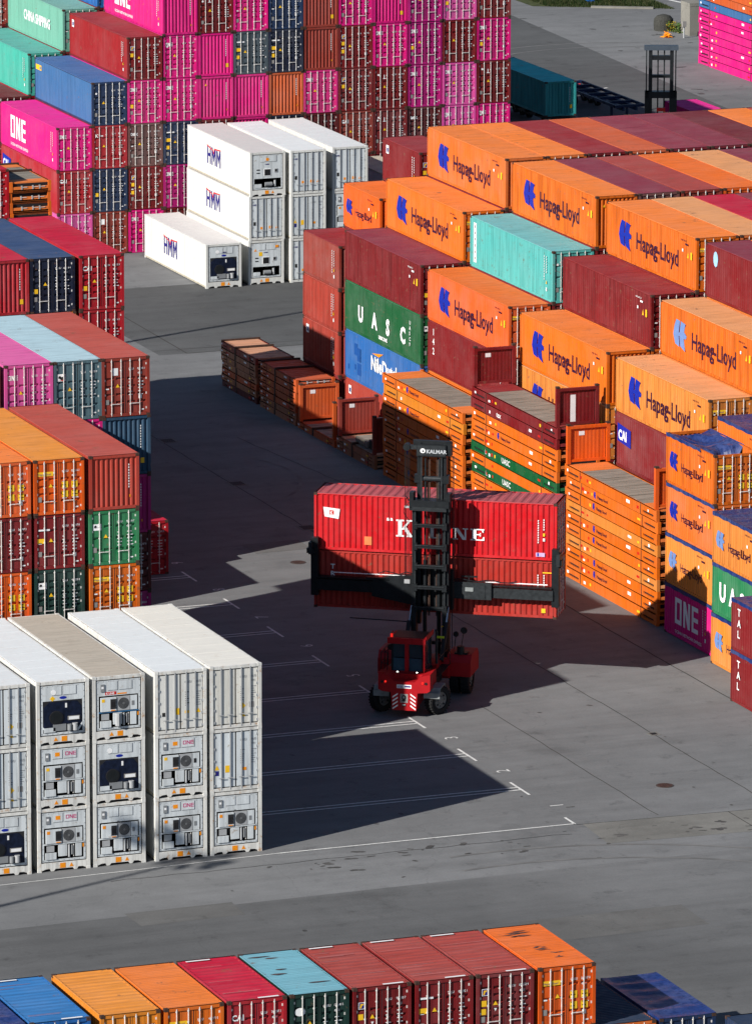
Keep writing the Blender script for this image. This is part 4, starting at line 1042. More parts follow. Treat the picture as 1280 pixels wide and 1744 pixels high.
# ================================================================ far wall of containers
G = 'containers in the far wall'
FX = lambda k: 42.53+2.4877*k
ORD = ['first', 'second', 'third', 'fourth', 'fifth', 'sixth', 'seventh', 'eighth', 'ninth', 'tenth', 'eleventh', 'twelfth', 'thirteenth']
M_, D_, DM, RB = 'magenta', 'maroon', 'dark maroon', 'red brown'
FW = {
 -2: [('faded magenta', 'door', ''), ('crimson', 'door', 'CAI'), (M_, 'door', 'ONE')],
 -1: [(RB, 'door', 'sheet'), ('navy', 'door', ''), ('crimson', 'door', 'big'), ('navy', 'door', '')],
 0: [(M_, 'door', 'ONE'), (D_, 'door', 'F'), ('tan brown', 'door', 'tex'), (M_, 'door', 'ONE'), (D_, 'door', 'F')],
 1: [(D_, 'door', ''), ('dark magenta', 'door', 'ONE'), ('navy', 'door', 'bars'), (M_, 'door', 'ONE'), (M_, 'door', 'ONE'), (M_, 'wall', '')],
 2: [None, None, (D_, 'door', ''), (M_, 'wall', ''), (M_, 'wall', ''), (D_, 'door', '1')],
 3: [None, None, (M_, 'wall', ''), (M_, 'wall', ''), ('slate', 'door', 'bars'), (M_, 'door', 'ONE')],
 4: [None, None, ('dark navy', 'door', ''), ('rust orange', 'wall', ''), ('dark navy', 'door', 'bars'), ('navy', 'door', '')],
 5: [None, (D_, 'door', ''), (DM, 'door', ''), (M_, 'door', 'ONE'), (RB, 'wall', ''), (RB, 'wall', '')],
 6: [None, (D_, 'door', ''), (RB, 'door', 'CAI'), (D_, 'door', 'F'), (D_, 'door', 'F'), (M_, 'door', 'ONE')],
 7: [None, (D_, 'door', ''), (D_, 'door', '1'), (D_, 'door', '1'), (M_, 'door', 'ONE'), (M_, 'wall', '')],
 8: [None, (D_, 'door', ''), (DM, 'door', 'tex'), ('dark magenta', 'door', 'ONE'), ('dark magenta', 'door', 'ONE'), ('dark magenta', 'door', 'ONE')],
 9: [None, (M_, 'door', 'ONE'), ('faded magenta', 'door', 'ONE'), ('faded magenta', 'door', 'ONE'), (D_, 'door', ''), ('faded magenta', 'door', 'ONE')],
 10: [None, (D_, 'door', ''), (M_, 'door', 'ONE'), (D_, 'door', '1'), (M_, 'door', 'ONE'), (D_, 'door', '')]}
SIDEF = {(-2, 2): 'ONE', (-1, 3): 'label', (0, 4): 'F', (1, 5): 'ONE', (-2, 1): 'CAIside'}
def rootcol(k, l): return {(-1, 3): 'blue', (0, 4): None}.get((k, l))
lvn = ['ground', 'second', 'third', 'fourth', 'fifth', 'topmost visible']
for k, specs in FW.items():
    for l, sp in enumerate(specs):
        if sp is None: continue
        col, end, br = sp
        look = {'ONE': 'ONE doors', 'CAI': 'CAI doors', 'tex': 'tex doors', 'F': 'doors with square emblem', '1': 'doors with small white 1', 'sheet': 'doors with white sheet', 'bars': 'doors with yellow sticker', 'big': 'doors with white dots', '': 'plain doors'}[br] if end == 'door' else 'ribbed end'
        lab = f"{col} container, {look}, {lvn[l]} level, {ORD[k+2]} column of far wall"
        c = container(col, FX(k), 143.0+random.uniform(-.05, .05), l*H9, end=end, brand=br, label=lab, group=G, side=SIDEF.get((k, l), ''), roof={(0, 4): 'maroon'}.get((k, l)))
        if (k, l) == (-1, 3):
            for ch in c.children:
                if ch.name.startswith('side_wall') or ch.name.startswith('end_wall'): ch.material_slots[0].material = body('blue')
                if ch.name.startswith('roof'): ch.material_slots[0].material = roofm('blue')
        if (k, l) == (0, 4):
            for ch in c.children:
                if ch.name.startswith('side_wall'): ch.material_slots[0].material = body('deep red')
# second and third rows behind the far wall
G = 'containers behind the far wall'
FB = {-2: ['maroon', 'maroon', 'dark maroon'], -1: ['navy', 'maroon', 'crimson', 'turquoise'], 0: ['maroon', 'navy', 'maroon', 'maroon', 'sea green'], 1: ['maroon', 'maroon', 'maroon', 'maroon', 'maroon', 'bright blue']}
for k, cs in FB.items():
    for l, col in enumerate(cs):
        if l < len(cs)-2: continue
        lab = {(-2, 2): 'dark maroon flat roof left of the blue container behind the pink ONE', (-1, 3): 'turquoise container with rust streaks at the upper left edge', (0, 4): 'sea green CHINA SHIPPING container at the upper left', (1, 5): 'bright blue container corner behind pale green roof at top left'}.get((k, l), f'{col} container under the {ORD[k+2]} stack behind the far wall')
        container(col, FX(k), 156.6, l*H9, end='door', label=lab, group=G, side={(-1, 3): 'code', (0, 4): 'CHINA'}.get((k, l), ''), roof='steel blue' if (k, l) == (9, 9) else None)
container('brick red', 40.5, 170.1, 4*H9, end='door', label='brick red container corner at the extreme upper left of the picture', group=G, side='code')
container('maroon', 40.5, 170.1, 3*H9, end='door', label='maroon container under the brick red corner at extreme upper left', group=G, side='code')
container('navy', 37.6, 170.1, 3*H9, end='door', label='navy container at the left picture edge behind the turquoise one', group=G, side='')

# ================================================================ right block
CX_ = [33.5, 36.32, 38.85]+[41.40+2.535*k for k in range(9)]
G = 'containers in the big orange and maroon right block'
def rc(c, y, lev, col, end='door', brand='', label='', side='', H=H9, L=L40, roof=None, ribbed=False, ink='white lettering', z=None, x=None, **k):
    return container(col, CX_[c] if x is None else x, y, lev*H if z is None else z, L, H, end, brand, label, G, side, roof, ribbed, ink=ink, **k)
B5, B7, B9, B11 = 33.35, 46.7, 60.4, 73.6
# column 1
rc(1, B5, 3, 'pale orange', 'door', 'HL', 'pale orange Hapag-Lloyd container above the maroon CAI side', 'HLp', roof='pale orange', ink='dark lettering')
rc(1, B5, 2, 'maroon', 'door', '', 'maroon container with CAI badge beneath pale orange container, behind orange racks', 'CAIside')
rc(1, B5, 1, 'maroon', 'door', '', 'maroon container behind tallest orange racks, below the CAI one')
rc(1, B7, 3, 'orange', 'wall', '', 'orange Hapag-Lloyd container above the racks with tall maroon end wall', 'HL')
rc(1, B7, 2, 'pale orange', 'door', '', 'light orange container mostly hidden behind grey rack deck, emblem top showing', 'HL')
rc(1, B7, 1, 'maroon', 'door', '', 'maroon container behind the racks with green UASC layers')
rc(1, B9, 3, 'bright orange', 'door', 'HL', 'orange Hapag-Lloyd container between maroon roof and maroon number 142 side', 'HL', ink='dark lettering')
rc(1, B9, 2, 'maroon', 'door', '', 'maroon container with vertical 142 lettering right of green UASC side', 'tal')
rc(1, B9, 1, 'orange', 'door', '', 'orange container behind the first tall racks under the vertical lettering')
rc(1, B11, 3, 'maroon', 'door', '', 'maroon container on top of the green UASC container', 'marks', roof='purple maroon')
rc(1, B11, 2, 'green', 'door', 'UASC', 'green container with widely spaced UASC letters', 'UASC')
rc(1, B11, 1, 'bright blue', 'door', '', 'blue NileDutch container with patched paint', 'NILE')
rc(1, B11, 0, 'brick red', 'door', '', 'brick red container at the bottom under the blue NileDutch one', 'F')
# column 2
rc(2, B5, 4, 'orange', 'door', 'HL', 'orange Hapag-Lloyd container with faded light blue emblem', 'HLf', roof='pale orange', ink='dark lettering')
rc(2, B7, 4, 'maroon', 'door', '', 'plain maroon container between cyan container and faded-emblem orange one', 'marks')
cyc = rc(2, B9, 4, 'cyan', 'door', 'sheet', 'rusty cyan container with white vertical strip', 'stripV')
for ch in cyc.children:
    if ch.name.startswith('side_wall'): ch.material_slots[0].material = paint('rust streaked cyan', (.072, .38, .36), .55, .3, 1.3, .35, (.10, .09, .05))
    if ch.name.startswith('roof'): ch.material_slots[0].material = paint('rust streaked cyan roof', (.13, .40, .42), .6, .3, 1.2, .3, (.12, .09, .05), roof=True)
rc(2, B11, 4, 'orange', 'door', 'HL', 'orange Hapag-Lloyd container left of the cyan container', 'HL', ink='dark lettering')
for y, c in ((B5, 'orange'), (B7, 'orange'), (B9, 'maroon'), (B11, 'maroon')):
    rc(2, y, 3, c, 'door', '', {B5: 'orange container under the faded-emblem one, second column of right block', B7: 'orange container under the plain maroon one, second column of right block', B9: 'maroon container under the cyan one, second column of right block', B11: 'maroon container under leftmost orange, second column of right block'}[y])
# column 3, sixth level
rc(3, B5, 5, 'maroon', 'door', '', 'maroon container with small pale blue emblem at right edge', 'dot', roof='purple maroon')
rc(3, B7, 5, 'orange', 'door', 'HL', 'highest orange Hapag-Lloyd container nearest the camera, left of maroon edge container', 'HL', ink='dark lettering')
rc(3, B9, 5, 'orange', 'wall', '', 'orange Hapag-Lloyd container directly above the cyan container roof', 'HL')
rc(3, B11, 5, 'orange', 'wall', '', 'farthest large orange Hapag-Lloyd container, first of the top roof row', 'HL')
for y, c in ((B5, 'orange'), (B7, 'maroon'), (B9, 'maroon'), (B11, 'maroon')):
    rc(3, y, 4, c, 'door', '', {B5: 'orange container below the edge maroon one, third column of right block', B7: 'maroon container below highest near orange, third column of right block', B9: 'maroon container below orange above cyan, third column of right block', B11: 'maroon container below farthest orange, third column of right block'}[y])
TOPS = {B11: ['orange', 'maroon', 'rust orange', 'purple maroon*', 'purple maroon', 'dark maroon+', 'orange', 'red brown'],
        B9: ['tan brown+', 'red brown', 'bright orange', 'pale orange+', 'tan brown', 'maroon'],
        B7: ['orange+', 'crimson', 'purple maroon', 'maroon'], B5: ['orange', 'maroon']}
rown = {B11: 'farthest roof row', B9: 'second roof row', B7: 'third roof row', B5: 'nearest roof row'}
for y, cols in TOPS.items():
    for i, c in enumerate(cols):
        rib = c.endswith('*'); c = c.rstrip('*+')
        rf = {'tan brown': 'purple maroon', 'crimson': 'crimson'}.get(c, c)
        if y == B7 and i == 0: rf = 'pale orange'
        rc(4+i, y, 5, c, 'wall' if 'orange' in c and i % 2 else 'door', '', f'{c} flat roof, {ORD[i+1]} from the left in the {rown[y]} of right block', roof=rf, ribbed=rib)
        if i < 2: rc(4+i, y, 4, 'maroon', 'door', '', f'maroon container beneath the {ORD[i+1]} roof from left in the {rown[y]}')
# 20 ft stacks at the far end of the block
G20 = G; G = 'twenty foot containers at the far end of right block'
for l, (c, lab) in enumerate((('maroon', 'small maroon container with vertical lettering at the ground beside the rack stack'), ('brick red', 'small brick red container on the half shaded maroon one'), ('brick red', 'small brick red container third up beside UASC stack'), ('red brown', 'small red brown container on top, left of the UASC stack'))):
    if l == 3: continue
    rc(1, 87.1, l, c, 'wall', '', lab, 'tal' if l == 0 else 'F' if l == 1 else 'code', H=H8, L=L20, x=36.45)
rc(1, 87.1, 3, 'red brown', 'wall', '', 'small red brown container on top of short stack left of UASC', 'code', H=H8, L=L20, x=36.45, roof='maroon')
rc(2, 87.5, 4, 'bright orange', 'wall', '', 'small orange Hapag-Lloyd container with red patches, left of the large ones', 'HL', H=H8, L=L20, x=39.15)
for l in range(4): rc(2, 87.5, l, 'maroon', 'wall', '', ['ground', 'second', 'third', 'fourth'][l]+' level maroon small container under the small orange Hapag-Lloyd one', '', H=H8, L=L20, x=39.15)
rc(3, 87.4, 5, 'maroon', 'door', 'F', 'small maroon container with white emblem behind the farthest orange one', 'F', H=H8, L=L20, x=41.6)
rc(3, 87.4, 4, 'maroon', 'door', '', 'small maroon container under the one with white emblem at far end', '', H=H8, L=L20, x=41.6)
# open tops near the camera
G = 'orange and magenta open top containers at right'
ot = dict(name='open_top_container', cat='open top container')
Y4, Y3, Y2 = 26.15, 19.15, 11.75
rc(0, Y4, 3, 'orange', 'door', 'HL', 'orange open top with crumpled dark blue tarpaulin sagging inside, top of stack', 'HL', H=H8, L=L20, ink='dark lettering', tarp=2, **ot)
rc(0, Y4, 2, 'orange', 'door', 'HL', 'orange open top with blue tarp edge, second from top beside racks', 'HL', H=H8, L=L20, ink='dark lettering', tarp=1, **ot)
rc(0, Y4, 1, 'pale orange', 'door', 'HL', 'pale orange open top with faded emblem, just above magenta ONE', 'HLf', H=H8, L=L20, ink='dark lettering', tarp=1, **ot)
rc(0, Y4, 0, 'magenta', 'door', 'ONE', 'magenta ONE open top container on the ground', 'ONE', H=H8, L=L20, tarp=1, **ot)
rc(0, Y3, 2, 'pale orange', 'door', 'HL', 'pale amber open top with faded emblem and blue tarp, right of orange stack', 'HLf', H=H8, L=L20, x=33.0, ink='dark lettering', tarp=1, roof='amber', **ot)
rc(0, Y3, 1, 'bright green', 'door', 'UASC', 'green open top container with UASC letters at right edge', 'UASC', H=H8, L=L20, x=33.0, tarp=1, **ot)
rc(0, Y3, 0, 'amber', 'door', 'HL', 'amber open top on the ground beneath the green one', 'HLf', H=H8, L=L20, x=33.0, ink='dark lettering', tarp=1, **ot)
rc(1, 26.2, 0, 'orange', 'door', 'HL', 'orange open top with flat blue tarpaulin roof at right edge', 'HL', H=H8, L=L20, x=36.35, z=8.38, ink='dark lettering', tarp=1, **ot)
for l in range(3): rc(1, 26.2, l, 'orange', 'door', '', ['ground', 'second', 'third'][l]+' level orange container under the flat blue tarp one', '', H=2.79, L=L20, x=36.35)
for l in range(2):
    rc(0, Y2, l, 'maroon', 'door', '', ['lower', 'upper'][l]+' maroon open top with white vertical TAL lettering at right edge', 'tal', H=H8, L=L20, x=30.8, tarp=1, **ot)

# ---- flat racks along the front of the block
G = 'collapsed flat racks in the right front stacks'
HR = .607
for k in range(10):
    r = rack('pale orange' if k in (3, 6) else 'orange', 33.5, 33.25, k*HR, L40, HR, f"{'pale ' if k in (3, 6) else ''}orange flat rack, {ORD[k]} from the ground in the nearest rack stack", G, word='HL' if k % 3 else None, v=(k*7+3) % 12)
for ch in (end_wall(r, 'bright orange', L40/2-.25, HR, 2.05), end_wall(r, 'bright orange', -L40/2+.25, HR, 2.15, None)): pass
seq = ['orange']*5+['orange', 'green', 'orange', 'green', 'orange', 'orange', 'maroon', 'maroon']
seq = ['orange', 'amber', 'orange', 'orange', 'orange', 'green', 'orange', 'green', 'orange', 'orange', 'orange', 'maroon', 'maroon']
hu = 7.74/13
for k, c in enumerate(seq):
    r = rack(c, 33.5, 46.6, k*hu, L40, hu, f"{c} flat rack, {ORD[k]} from the ground in the stack with green layers", G, word={'green': 'UASC', 'maroon': 'tex' if k == 11 else None}.get(c, 'HL' if k % 2 else None), v=(k*5+1) % 12)
end_wall(r, 'maroon', L40/2-.25, hu, 2.1); end_wall(r, 'maroon', -L40/2+.25, hu, 2.1, 'tall')
for k in range(10):
    rack('orange' if k != 8 else 'amber', 33.5, 60.05, k*.59, L40, .59, f"{'amber' if k == 8 else 'orange'} flat rack, {ORD[k]} from the ground in the half shaded stack", G, word='HL' if k % 2 else None, v=(k*5+4) % 12)
# small open racks with standing ends
G = 'small open flat racks with end walls up'
def open_rack(color, y, lab, layers, wallc):
    root = rack(color, 33.5, y, layers, L20, .42, lab, G, v=3)
    end_wall(root, wallc, L20/2-.25, .42, 2.15); end_wall(root, wallc, -L20/2+.25, .42, 2.15, None)
    return root
open_rack('rust orange', 80.0, 'small rusty orange flat rack with its orange end walls standing', 0, 'rust orange')
open_rack('brown', 73.6, 'small brown flat rack with maroon end walls standing', .42, 'red brown')
rack('brown', 33.5, 73.6, 0, L20, .42, 'small brown flat rack on the ground under the one with maroon walls', G, v=2)
b = MB(); b.box(-.9, .9, -1.6, .2, 0, .35, WOOD); b.box(-.8, .9, -2.6, -1.7, 0, .5, BLACKM)
tag(obj('timber_bundle', b.mesh('timber_bundle'), None, (34.75, 77.3, .84)), 'bundle of timber and dark gear lying on the small brown rack', 'timber bundle')
G = 'rusty collapsed twenty foot racks'
tones = ['brown', 'brown', 'red brown', 'dark maroon', 'brown', 'rust orange', 'brown']
for s, y in ((0, 86.45), (1, 93.2)):
    for k in range(7):
        c = tones[(k+3*s) % 7] if s else ('orange' if k > 1 else 'brown')
        if s == 0: c = 'rust orange' if k > 1 else 'brown'
        rack(c, 33.5, y, k*.395, L20, .395, f"{c} small flat rack, {ORD[k]} from the ground in the {'farthest' if s else 'half lit'} low stack", G, deck=False, v=k, roof='rust orange' if s == 0 and k == 6 else 'brown')


# ================================================================ bottom foreground row
G = 'containers along the bottom edge'
yb, zb = -37.75, H8
BR = [(-2.02, 'bright orange', 'HL', 'bright orange container with scraped roof, last of the bottom row', None), (-4.74, 'maroon', 'F', 'maroon container with square yellow emblem beside the bright orange one', 'red brown'),
      (-7.33, 'maroon', 'bars', 'maroon container with white triangle, second from the bright orange one', 'red brown'), (-9.92, 'maroon', 'F', 'maroon container right of the light blue roof in bottom row', 'red brown'),
      (-12.53, 'dark green', 'disc', 'dark green container with dented light blue roof in bottom row', 'steelroof'), (-15.1, 'crimson', 'CAI', 'crimson CAI container left of the light blue roof in bottom row', 'crimson'),
      (-17.7, 'orange', 'HL', 'orange container left of the crimson one in bottom row', 'orange'), (-20.28, 'amber', 'HL', 'amber yellow container with streaked roof in bottom row', 'amber'),
      (-23.12, 'bright blue', '', 'bright blue container left of the amber one in bottom row', 'bright blue'), (-25.75, 'blue', '', 'blue tarpaulin covered container at bottom left corner', 'tarp')]
ROOF_LB = paint('roof paint light blue', (.16, .38, .46), .55, .2, .5, .2, roof=True)
for i, (x, c, br, lab, rf) in enumerate(BR):
    for l in (1,) if i else (1, 0):
        cc = container(c if l else 'maroon', x if i else -2.1, yb, l*H8, L20, H8, 'door', br if l else '', lab if l else 'maroon container on the ground below the bright orange one, bottom row', G, side='', roof=rf if rf in BODY else None, ribbed=(c in ('crimson', 'maroon', 'bright blue', 'amber') and l == 1), tarp=1 if rf == 'tarp' else 0)
        if rf == 'steelroof':
            for ch in cc.children:
                if ch.name.startswith('roof'): ch.material_slots[0].material = ROOF_LB
for x, lab, tp in ((.45, 'dark shaded container roof beside the orange front corner', 0), (3.05, 'container with dark blue tarpaulin roof, half in shadow, bottom right', 1), (5.7, 'dark container roof at the bottom right, partly out of frame', 0)):
    container('orange' if x < 1 else 'navy', x, yb-.1 if x < 5 else yb-6.6, 0, L20, H8, 'door', '', lab, G, side='', roof='dark navy', tarp=tp)
# scrapes on the orange roof
SCR = plain('bare scraped steel', (.09, .06, .055), .6)
b = MB(); rr = random.Random(4)
for cx, cy, n, sx in ((-.2, 1.9, 10, .75), (.0, -.3, 8, .55), (.35, -1.5, 4, .4)):
    for k in range(n):
        x = cx+rr.uniform(-.4, .4)*sx; y = cy+rr.uniform(-.45, .45); wv = rr.uniform(.15, .6)*sx; h = rr.uniform(.02, .07)
        b.prism([(x-wv, y), (x-wv*.3, y-h), (x+wv, y+h*.4), (x+wv*.2, y+h)], 'z', 0, .002, SCR)
sc = obj('roof_scrapes', b.mesh('roof_scrapes'), [o for o in COL.objects if o.get('label', '').startswith('bright orange container with scraped')][0], (0, 0, H8-.002))

# worn label strips and flat dark dent marks on the bottom row roofs
for o in list(COL.objects):
    if o.get('group') == 'containers along the bottom edge' and any(w in o['label'] for w in ('maroon container with', 'maroon container right', 'crimson CAI', 'light blue roof', 'blue container left')):
        b = MB(); rr = random.Random(len(o['label']))
        if 'dented light blue' in o['label']:
            for k in range(5):
                x, y = rr.uniform(-.8, .6), rr.uniform(-2.5, 2.6); w_, h_ = rr.uniform(.2, .5), rr.uniform(.05, .11)
                b.prism([(x-w_, y), (x-w_*.2, y-h_), (x+w_, y-h_*.3), (x+w_*.5, y+h_*.6), (x-w_*.4, y+h_)], 'z', 0, .003, SCR)
        else:
            b.box(.1, .95, -2.88, -2.76, 0, .003, INKW); b.box(-.9, .1, 2.72, 2.84, 0, .003, INKW)
            for k in range(5): y = rr.uniform(-2.2, 2.2); b.box(-1.0, rr.uniform(-.4, .9), y, y+.02, 0, .002, plain('pale scuff', (.4, .2, .2)))
        obj('roof_scuffs', b.mesh('roof_scuffs'), o, (0, 0, H8+.002))
# repaired asphalt, tyre arcs and oil stains
PAT = asphalt('repair patch asphalt', (.118, .117, .114), 300, .2); STN = plain('oil stained asphalt', (.075, .073, .07), .7, amp=.4, scale=1.2)
for x0, y0, x1, y1 in ((-9, -9.6, -4.2, -7.4), (6.5, -18, 14, -14.6), (20, 56, 23.2, 58.4), (46, 114, 53, 119), (24, -10, 31, -7.8)):
    sheet('asphalt_patch', [(x0, y0), (x1, y0+.15), (x1+.1, y1), (x0-.08, y1-.1)], .0085, PAT)
b = MB(); rr = random.Random(21)
def blot(x, y, r):
    n = 11; ph = rr.uniform(0, 6); pts = []
    for k in range(n): a = 2*math.pi*k/n; q = r*(.7+.3*math.sin(2*a+ph)+rr.uniform(-.15, .15)); pts.append((x+q*1.5*math.cos(a), y+q*math.sin(a)))
    b.add([(px_, py_, .010+rr.random()*.001) for px_, py_ in pts], [tuple(range(n))], STN)
for _ in range(70): blot(rr.uniform(1, 30), rr.uniform(-4.5, -1.6), rr.uniform(.05, .26))
for _ in range(50): blot(rr.uniform(-12, 34), rr.uniform(-16, 20), rr.uniform(.04, .16))
for _ in range(40): blot(rr.uniform(30, 62), rr.uniform(108, 128), rr.uniform(.06, .3))
for _ in range(40): blot(rr.uniform(98, 118), rr.uniform(185, 235), rr.uniform(.08, .4))
o = struct('oil_stains', b.mesh('oil_stains'))
b = MB()
TYM = plain('tyre mark', (.144, .143, .141), .8, amp=.25, scale=.8)
for cx, cy, r, a0, a1 in ((10, -22, 16, 40, 100), (10, -22, 18.2, 42, 98), (105, 205, 12, 60, 170), (105, 205, 14.2, 60, 165), (20, 75, 9, -60, 30)):
    n = 26; pts = [(cx+r*math.cos(R(a0+(a1-a0)*k/n)), cy+r*math.sin(R(a0+(a1-a0)*k/n))) for k in range(n+1)]
    line(b, pts, .22, .0095, TYM)
struct('tyre_marks', b.mesh('tyre_marks'))

# ================================================================ container handler
S0 = Vector((15.31, 21.19, 0)); RZ = R(-33.3)
dv = Vector((math.cos(RZ), math.sin(RZ), 0)); nv = Vector((-math.sin(RZ), math.cos(RZ), 0))
INKPALE = plain('dulled white lettering', (.40, .42, .44), .5)
T = thing('container_handler', 'red container handler with black mast seen from behind in the shade', 'container handler', S0, RZ)
def part(name, build, parent=T, loc=(0, 0, 0)):
    b = MB(); build(b); return obj(name, b.mesh(name), parent, loc)
def wheel(parent, x, y, r, w, lab=True):
    b = MB(); n = 28
    prof = [(r*.62, -w/2), (r*.93, -w/2), (r, -w/2+.06), (r, w/2-.06), (r*.93, w/2), (r*.62, w/2)]
    vs = []
    for k in range(n):
        a = 2*math.pi*k/n; vs += [(p[1], p[0]*math.cos(a), p[0]*math.sin(a)) for p in prof]
    m = len(prof); fs = [(k*m+i, k*m+i+1, ((k+1) % n)*m+i+1, ((k+1) % n)*m+i) for k in range(n) for i in range(m-1)]
    b.add(vs, fs, TYRE)
    for k in range(n):
        a = 2*math.pi*(k+.5)/n
        for s in (-1, 1):
            c = Vector((s*w*.25, r*math.cos(a), r*math.sin(a))); b.box(c.x-w*.22, c.x+w*.22, c.y-.03, c.y+.03, c.z-.03, c.z+.03, TYRE)
    o = obj('wheel', b.mesh('wheel'), parent, (x, y, r+.02))
    b = MB(); b.tube((-w/2+.05, 0, 0), (w/2-.05, 0, 0), r*.62, RIM, 20)
    for s in (-1, 1):
        b.tube((s*(w/2-.05), 0, 0), (s*(w/2-.0), 0, 0), r*.25, RIM, 12)
        for k in range(8): a = k*math.pi/4; b.tube((s*(w/2-.05), r*.42*math.cos(a), r*.42*math.sin(a)), (s*(w/2-.01), r*.42*math.cos(a), r*.42*math.sin(a)), r*.07, DARK if k % 2 else RIM, 6)
    obj('rim', b.mesh('rim'), o); return o
for s in (-1, 1): wheel(T, s*1.38, 0, .68, .48).rotation_euler = (0, 0, R(-32))
for x in (-1.95, -1.42, 1.42, 1.95): wheel(T, x, 4.35, .78, .44)
def f(b):
    b.prism([(-1.28, 2.22), (-1.28, 1.42), (-1.12, 1.32), (-.66, 1.28), (-.60, .40), (.60, .40), (.66, 1.28), (1.12, 1.32), (1.28, 1.42), (1.28, 2.22), (.84, 2.12), (.52, 1.82), (-.52, 1.82), (-.84, 2.12)], 'y', -1.30, -.60, REDM)
    b.prism([(-1.2, 2.14), (-1.2, 1.45), (-.62, 1.3), (-.62, .55), (.62, .55), (.62, 1.3), (1.2, 1.45), (1.2, 2.14), (.8, 2.05), (-.8, 2.05)], 'y', -.60, .55, REDM)
    b.box(-1.30, -.98, -1.32, -1.2, 2.20, 2.26, REDM)
part('counterweight', f)
def f(b): b.box(-.78, .78, .5, 4.9, .85, 1.75, REDM); b.box(-.95, .95, 1.9, 3.2, 1.2, 1.95, REDM); b.box(-.6, .6, 4.6, 5.3, .6, 1.6, BLACKM); b.box(.75, 1.05, .6, 2.6, 1.05, 1.5, BLACKM)
part('chassis', f)
for s in (-1, 1):
    def f(b):
        b.prism([(3.35, 1.05), (3.35, 1.75), (3.65, 2.12), (5.1, 2.12), (5.35, 1.8), (5.35, 1.05)], 'x', *sorted((s*1.12, s*2.32)), REDM)
        b.prism([(2.7, 1.2), (3.3, .95), (3.7, 1.9), (3.1, 1.95)], 'x', *sorted((s*.78, s*1.3)), REDM)
    part('front_fender', f)
    def f(b): b.prism([(-.74, 1.0), (-.55, 1.42), (.55, 1.42), (.74, 1.0), (.68, .98), (.50, 1.36), (-.50, 1.36), (-.68, .98)], 'x', *sorted((s*.9, s*1.64)), MUD); b.box(*sorted((s*.85, s*1.64)), -.76, -.70, .92, 1.2, MUD)
    part('mudguard', f)
def f(b):
    for s in (-1, 1):
        for k in range(4): x = s*.44; z = .52+.19*k; b.prism([(x-.13, z-s*.07), (x+.13, z+s*(-.07)+(-.0)), (x+.13, z+.10+s*(-.07)), (x-.13, z+.10-s*.07)] if False else [(x-.13, z+.09*s), (x+.13, z-.09*s), (x+.13, z-.09*s+.075), (x-.13, z+.09*s+.075)], 'y', -1.306, -1.300, INKW)
part('hazard_stripes', f)
def f(b):
    b.box(-.36, .36, -1.308, -1.30, 1.50, 1.68, INKW); add_text(b, 'CCIS', -.33, 1.53, .13, INKB, -1.311, .03, .9); b.box(.02, .32, -1.311, -1.308, 1.55, 1.63, INKN)
    b.box(-.19, .19, -1.308, -1.30, .78, 1.22, GREYS)
    b.prism([(.12*math.cos(a*.5), 1.04+.13*math.sin(a*.5)) for a in range(12)], 'y', -1.312, -1.308, INKK); b.prism([(-.13, .88), (-.02, .98), (.1, .9), (.02, .84)], 'y', -1.312, -1.308, INKK)
    b.prism([(.055*math.cos(a*.5)-.02, 1.05+.06*math.sin(a*.5)) for a in range(12)], 'y', -1.314, -1.312, GREYS)
    b.box(-.10, .10, -1.308, -1.30, .60, .72, INKK); b.box(-.07, .07, -1.312, -1.308, .66, .70, INKW)
part('plates', f)
for s in (-1, 1):
    part('work_lamp', lambda b: (b.tube((s*.48-.07, -.22, 1.98), (s*.48-.07, -.30, 1.97), .085, LAMP, 16), b.tube((s*.48-.07, -.10, 1.98), (s*.48-.07, -.225, 1.98), .10, BLACKM, 14)))
    part('tail_lamp', lambda b: (b.tube((s*.92, -1.30, 1.80), (s*.92, -1.33, 1.80), .055, TAILM, 12), b.tube((s*1.08, -1.30, 1.78), (s*1.08, -1.32, 1.78), .07, BLACKM, 12)))
# cab
def f(b):
    for x in (-.90, .60): b.box(x, x+.09, -.05, .05, 1.9, 3.52, BLACKM); b.box(x, x+.09, 1.75, 1.85, 1.9, 3.52, BLACKM)
    b.box(-.22, -.03, -.14, -.02, 1.35, 3.62, REDM)
    b.box(-.92, .72, -.06, 1.9, 1.62, 1.92, BLACKM); b.box(.72, .78, -.25, .0, 1.9, 3.6, REDM)
    b.box(-.85, .6, .3, 1.6, 1.92, 2.3, BLACKM)
cab = part('cab', f)
part('cab_roof', lambda b: (b.box(-1.06, .82, -.22, 1.6, 3.56, 3.64, REDM), b.box(-1.06, .82, -.26, -.10, 3.44, 3.72, REDM), b.prism([(.62, 3.64), (.86, 3.84), (.86, 3.6)], 'y', -.2, 1.55, REDM), b.box(-.9, .65, .1, 1.5, 3.64, 3.69, BLACKM)), cab)
part('beacon', lambda b: (b.tube((-.92, .1, 3.66), (-.92, .1, 3.85), .06, TAILM, 10), b.tube((-.92, .1, 3.85), (-.85, .1, 4.0), .03, REDM, 8)), cab)
part('window', lambda b: b.box(-.83, .62, -.02, .0, 2.72, 3.48, GLASSM), cab)
part('window', lambda b: b.box(-.83, .62, -.02, .0, 1.94, 2.68, GLASSLOW), cab)
part('window', lambda b: b.box(.66, .68, .05, 1.75, 1.95, 3.48, GLASSM), cab)
part('window', lambda b: b.box(-.88, -.86, .05, 1.75, 1.95, 3.48, GLASSM), cab)
part('window', lambda b: b.box(-.83, .62, 1.82, 1.84, 1.95, 3.48, GLASSM), cab)
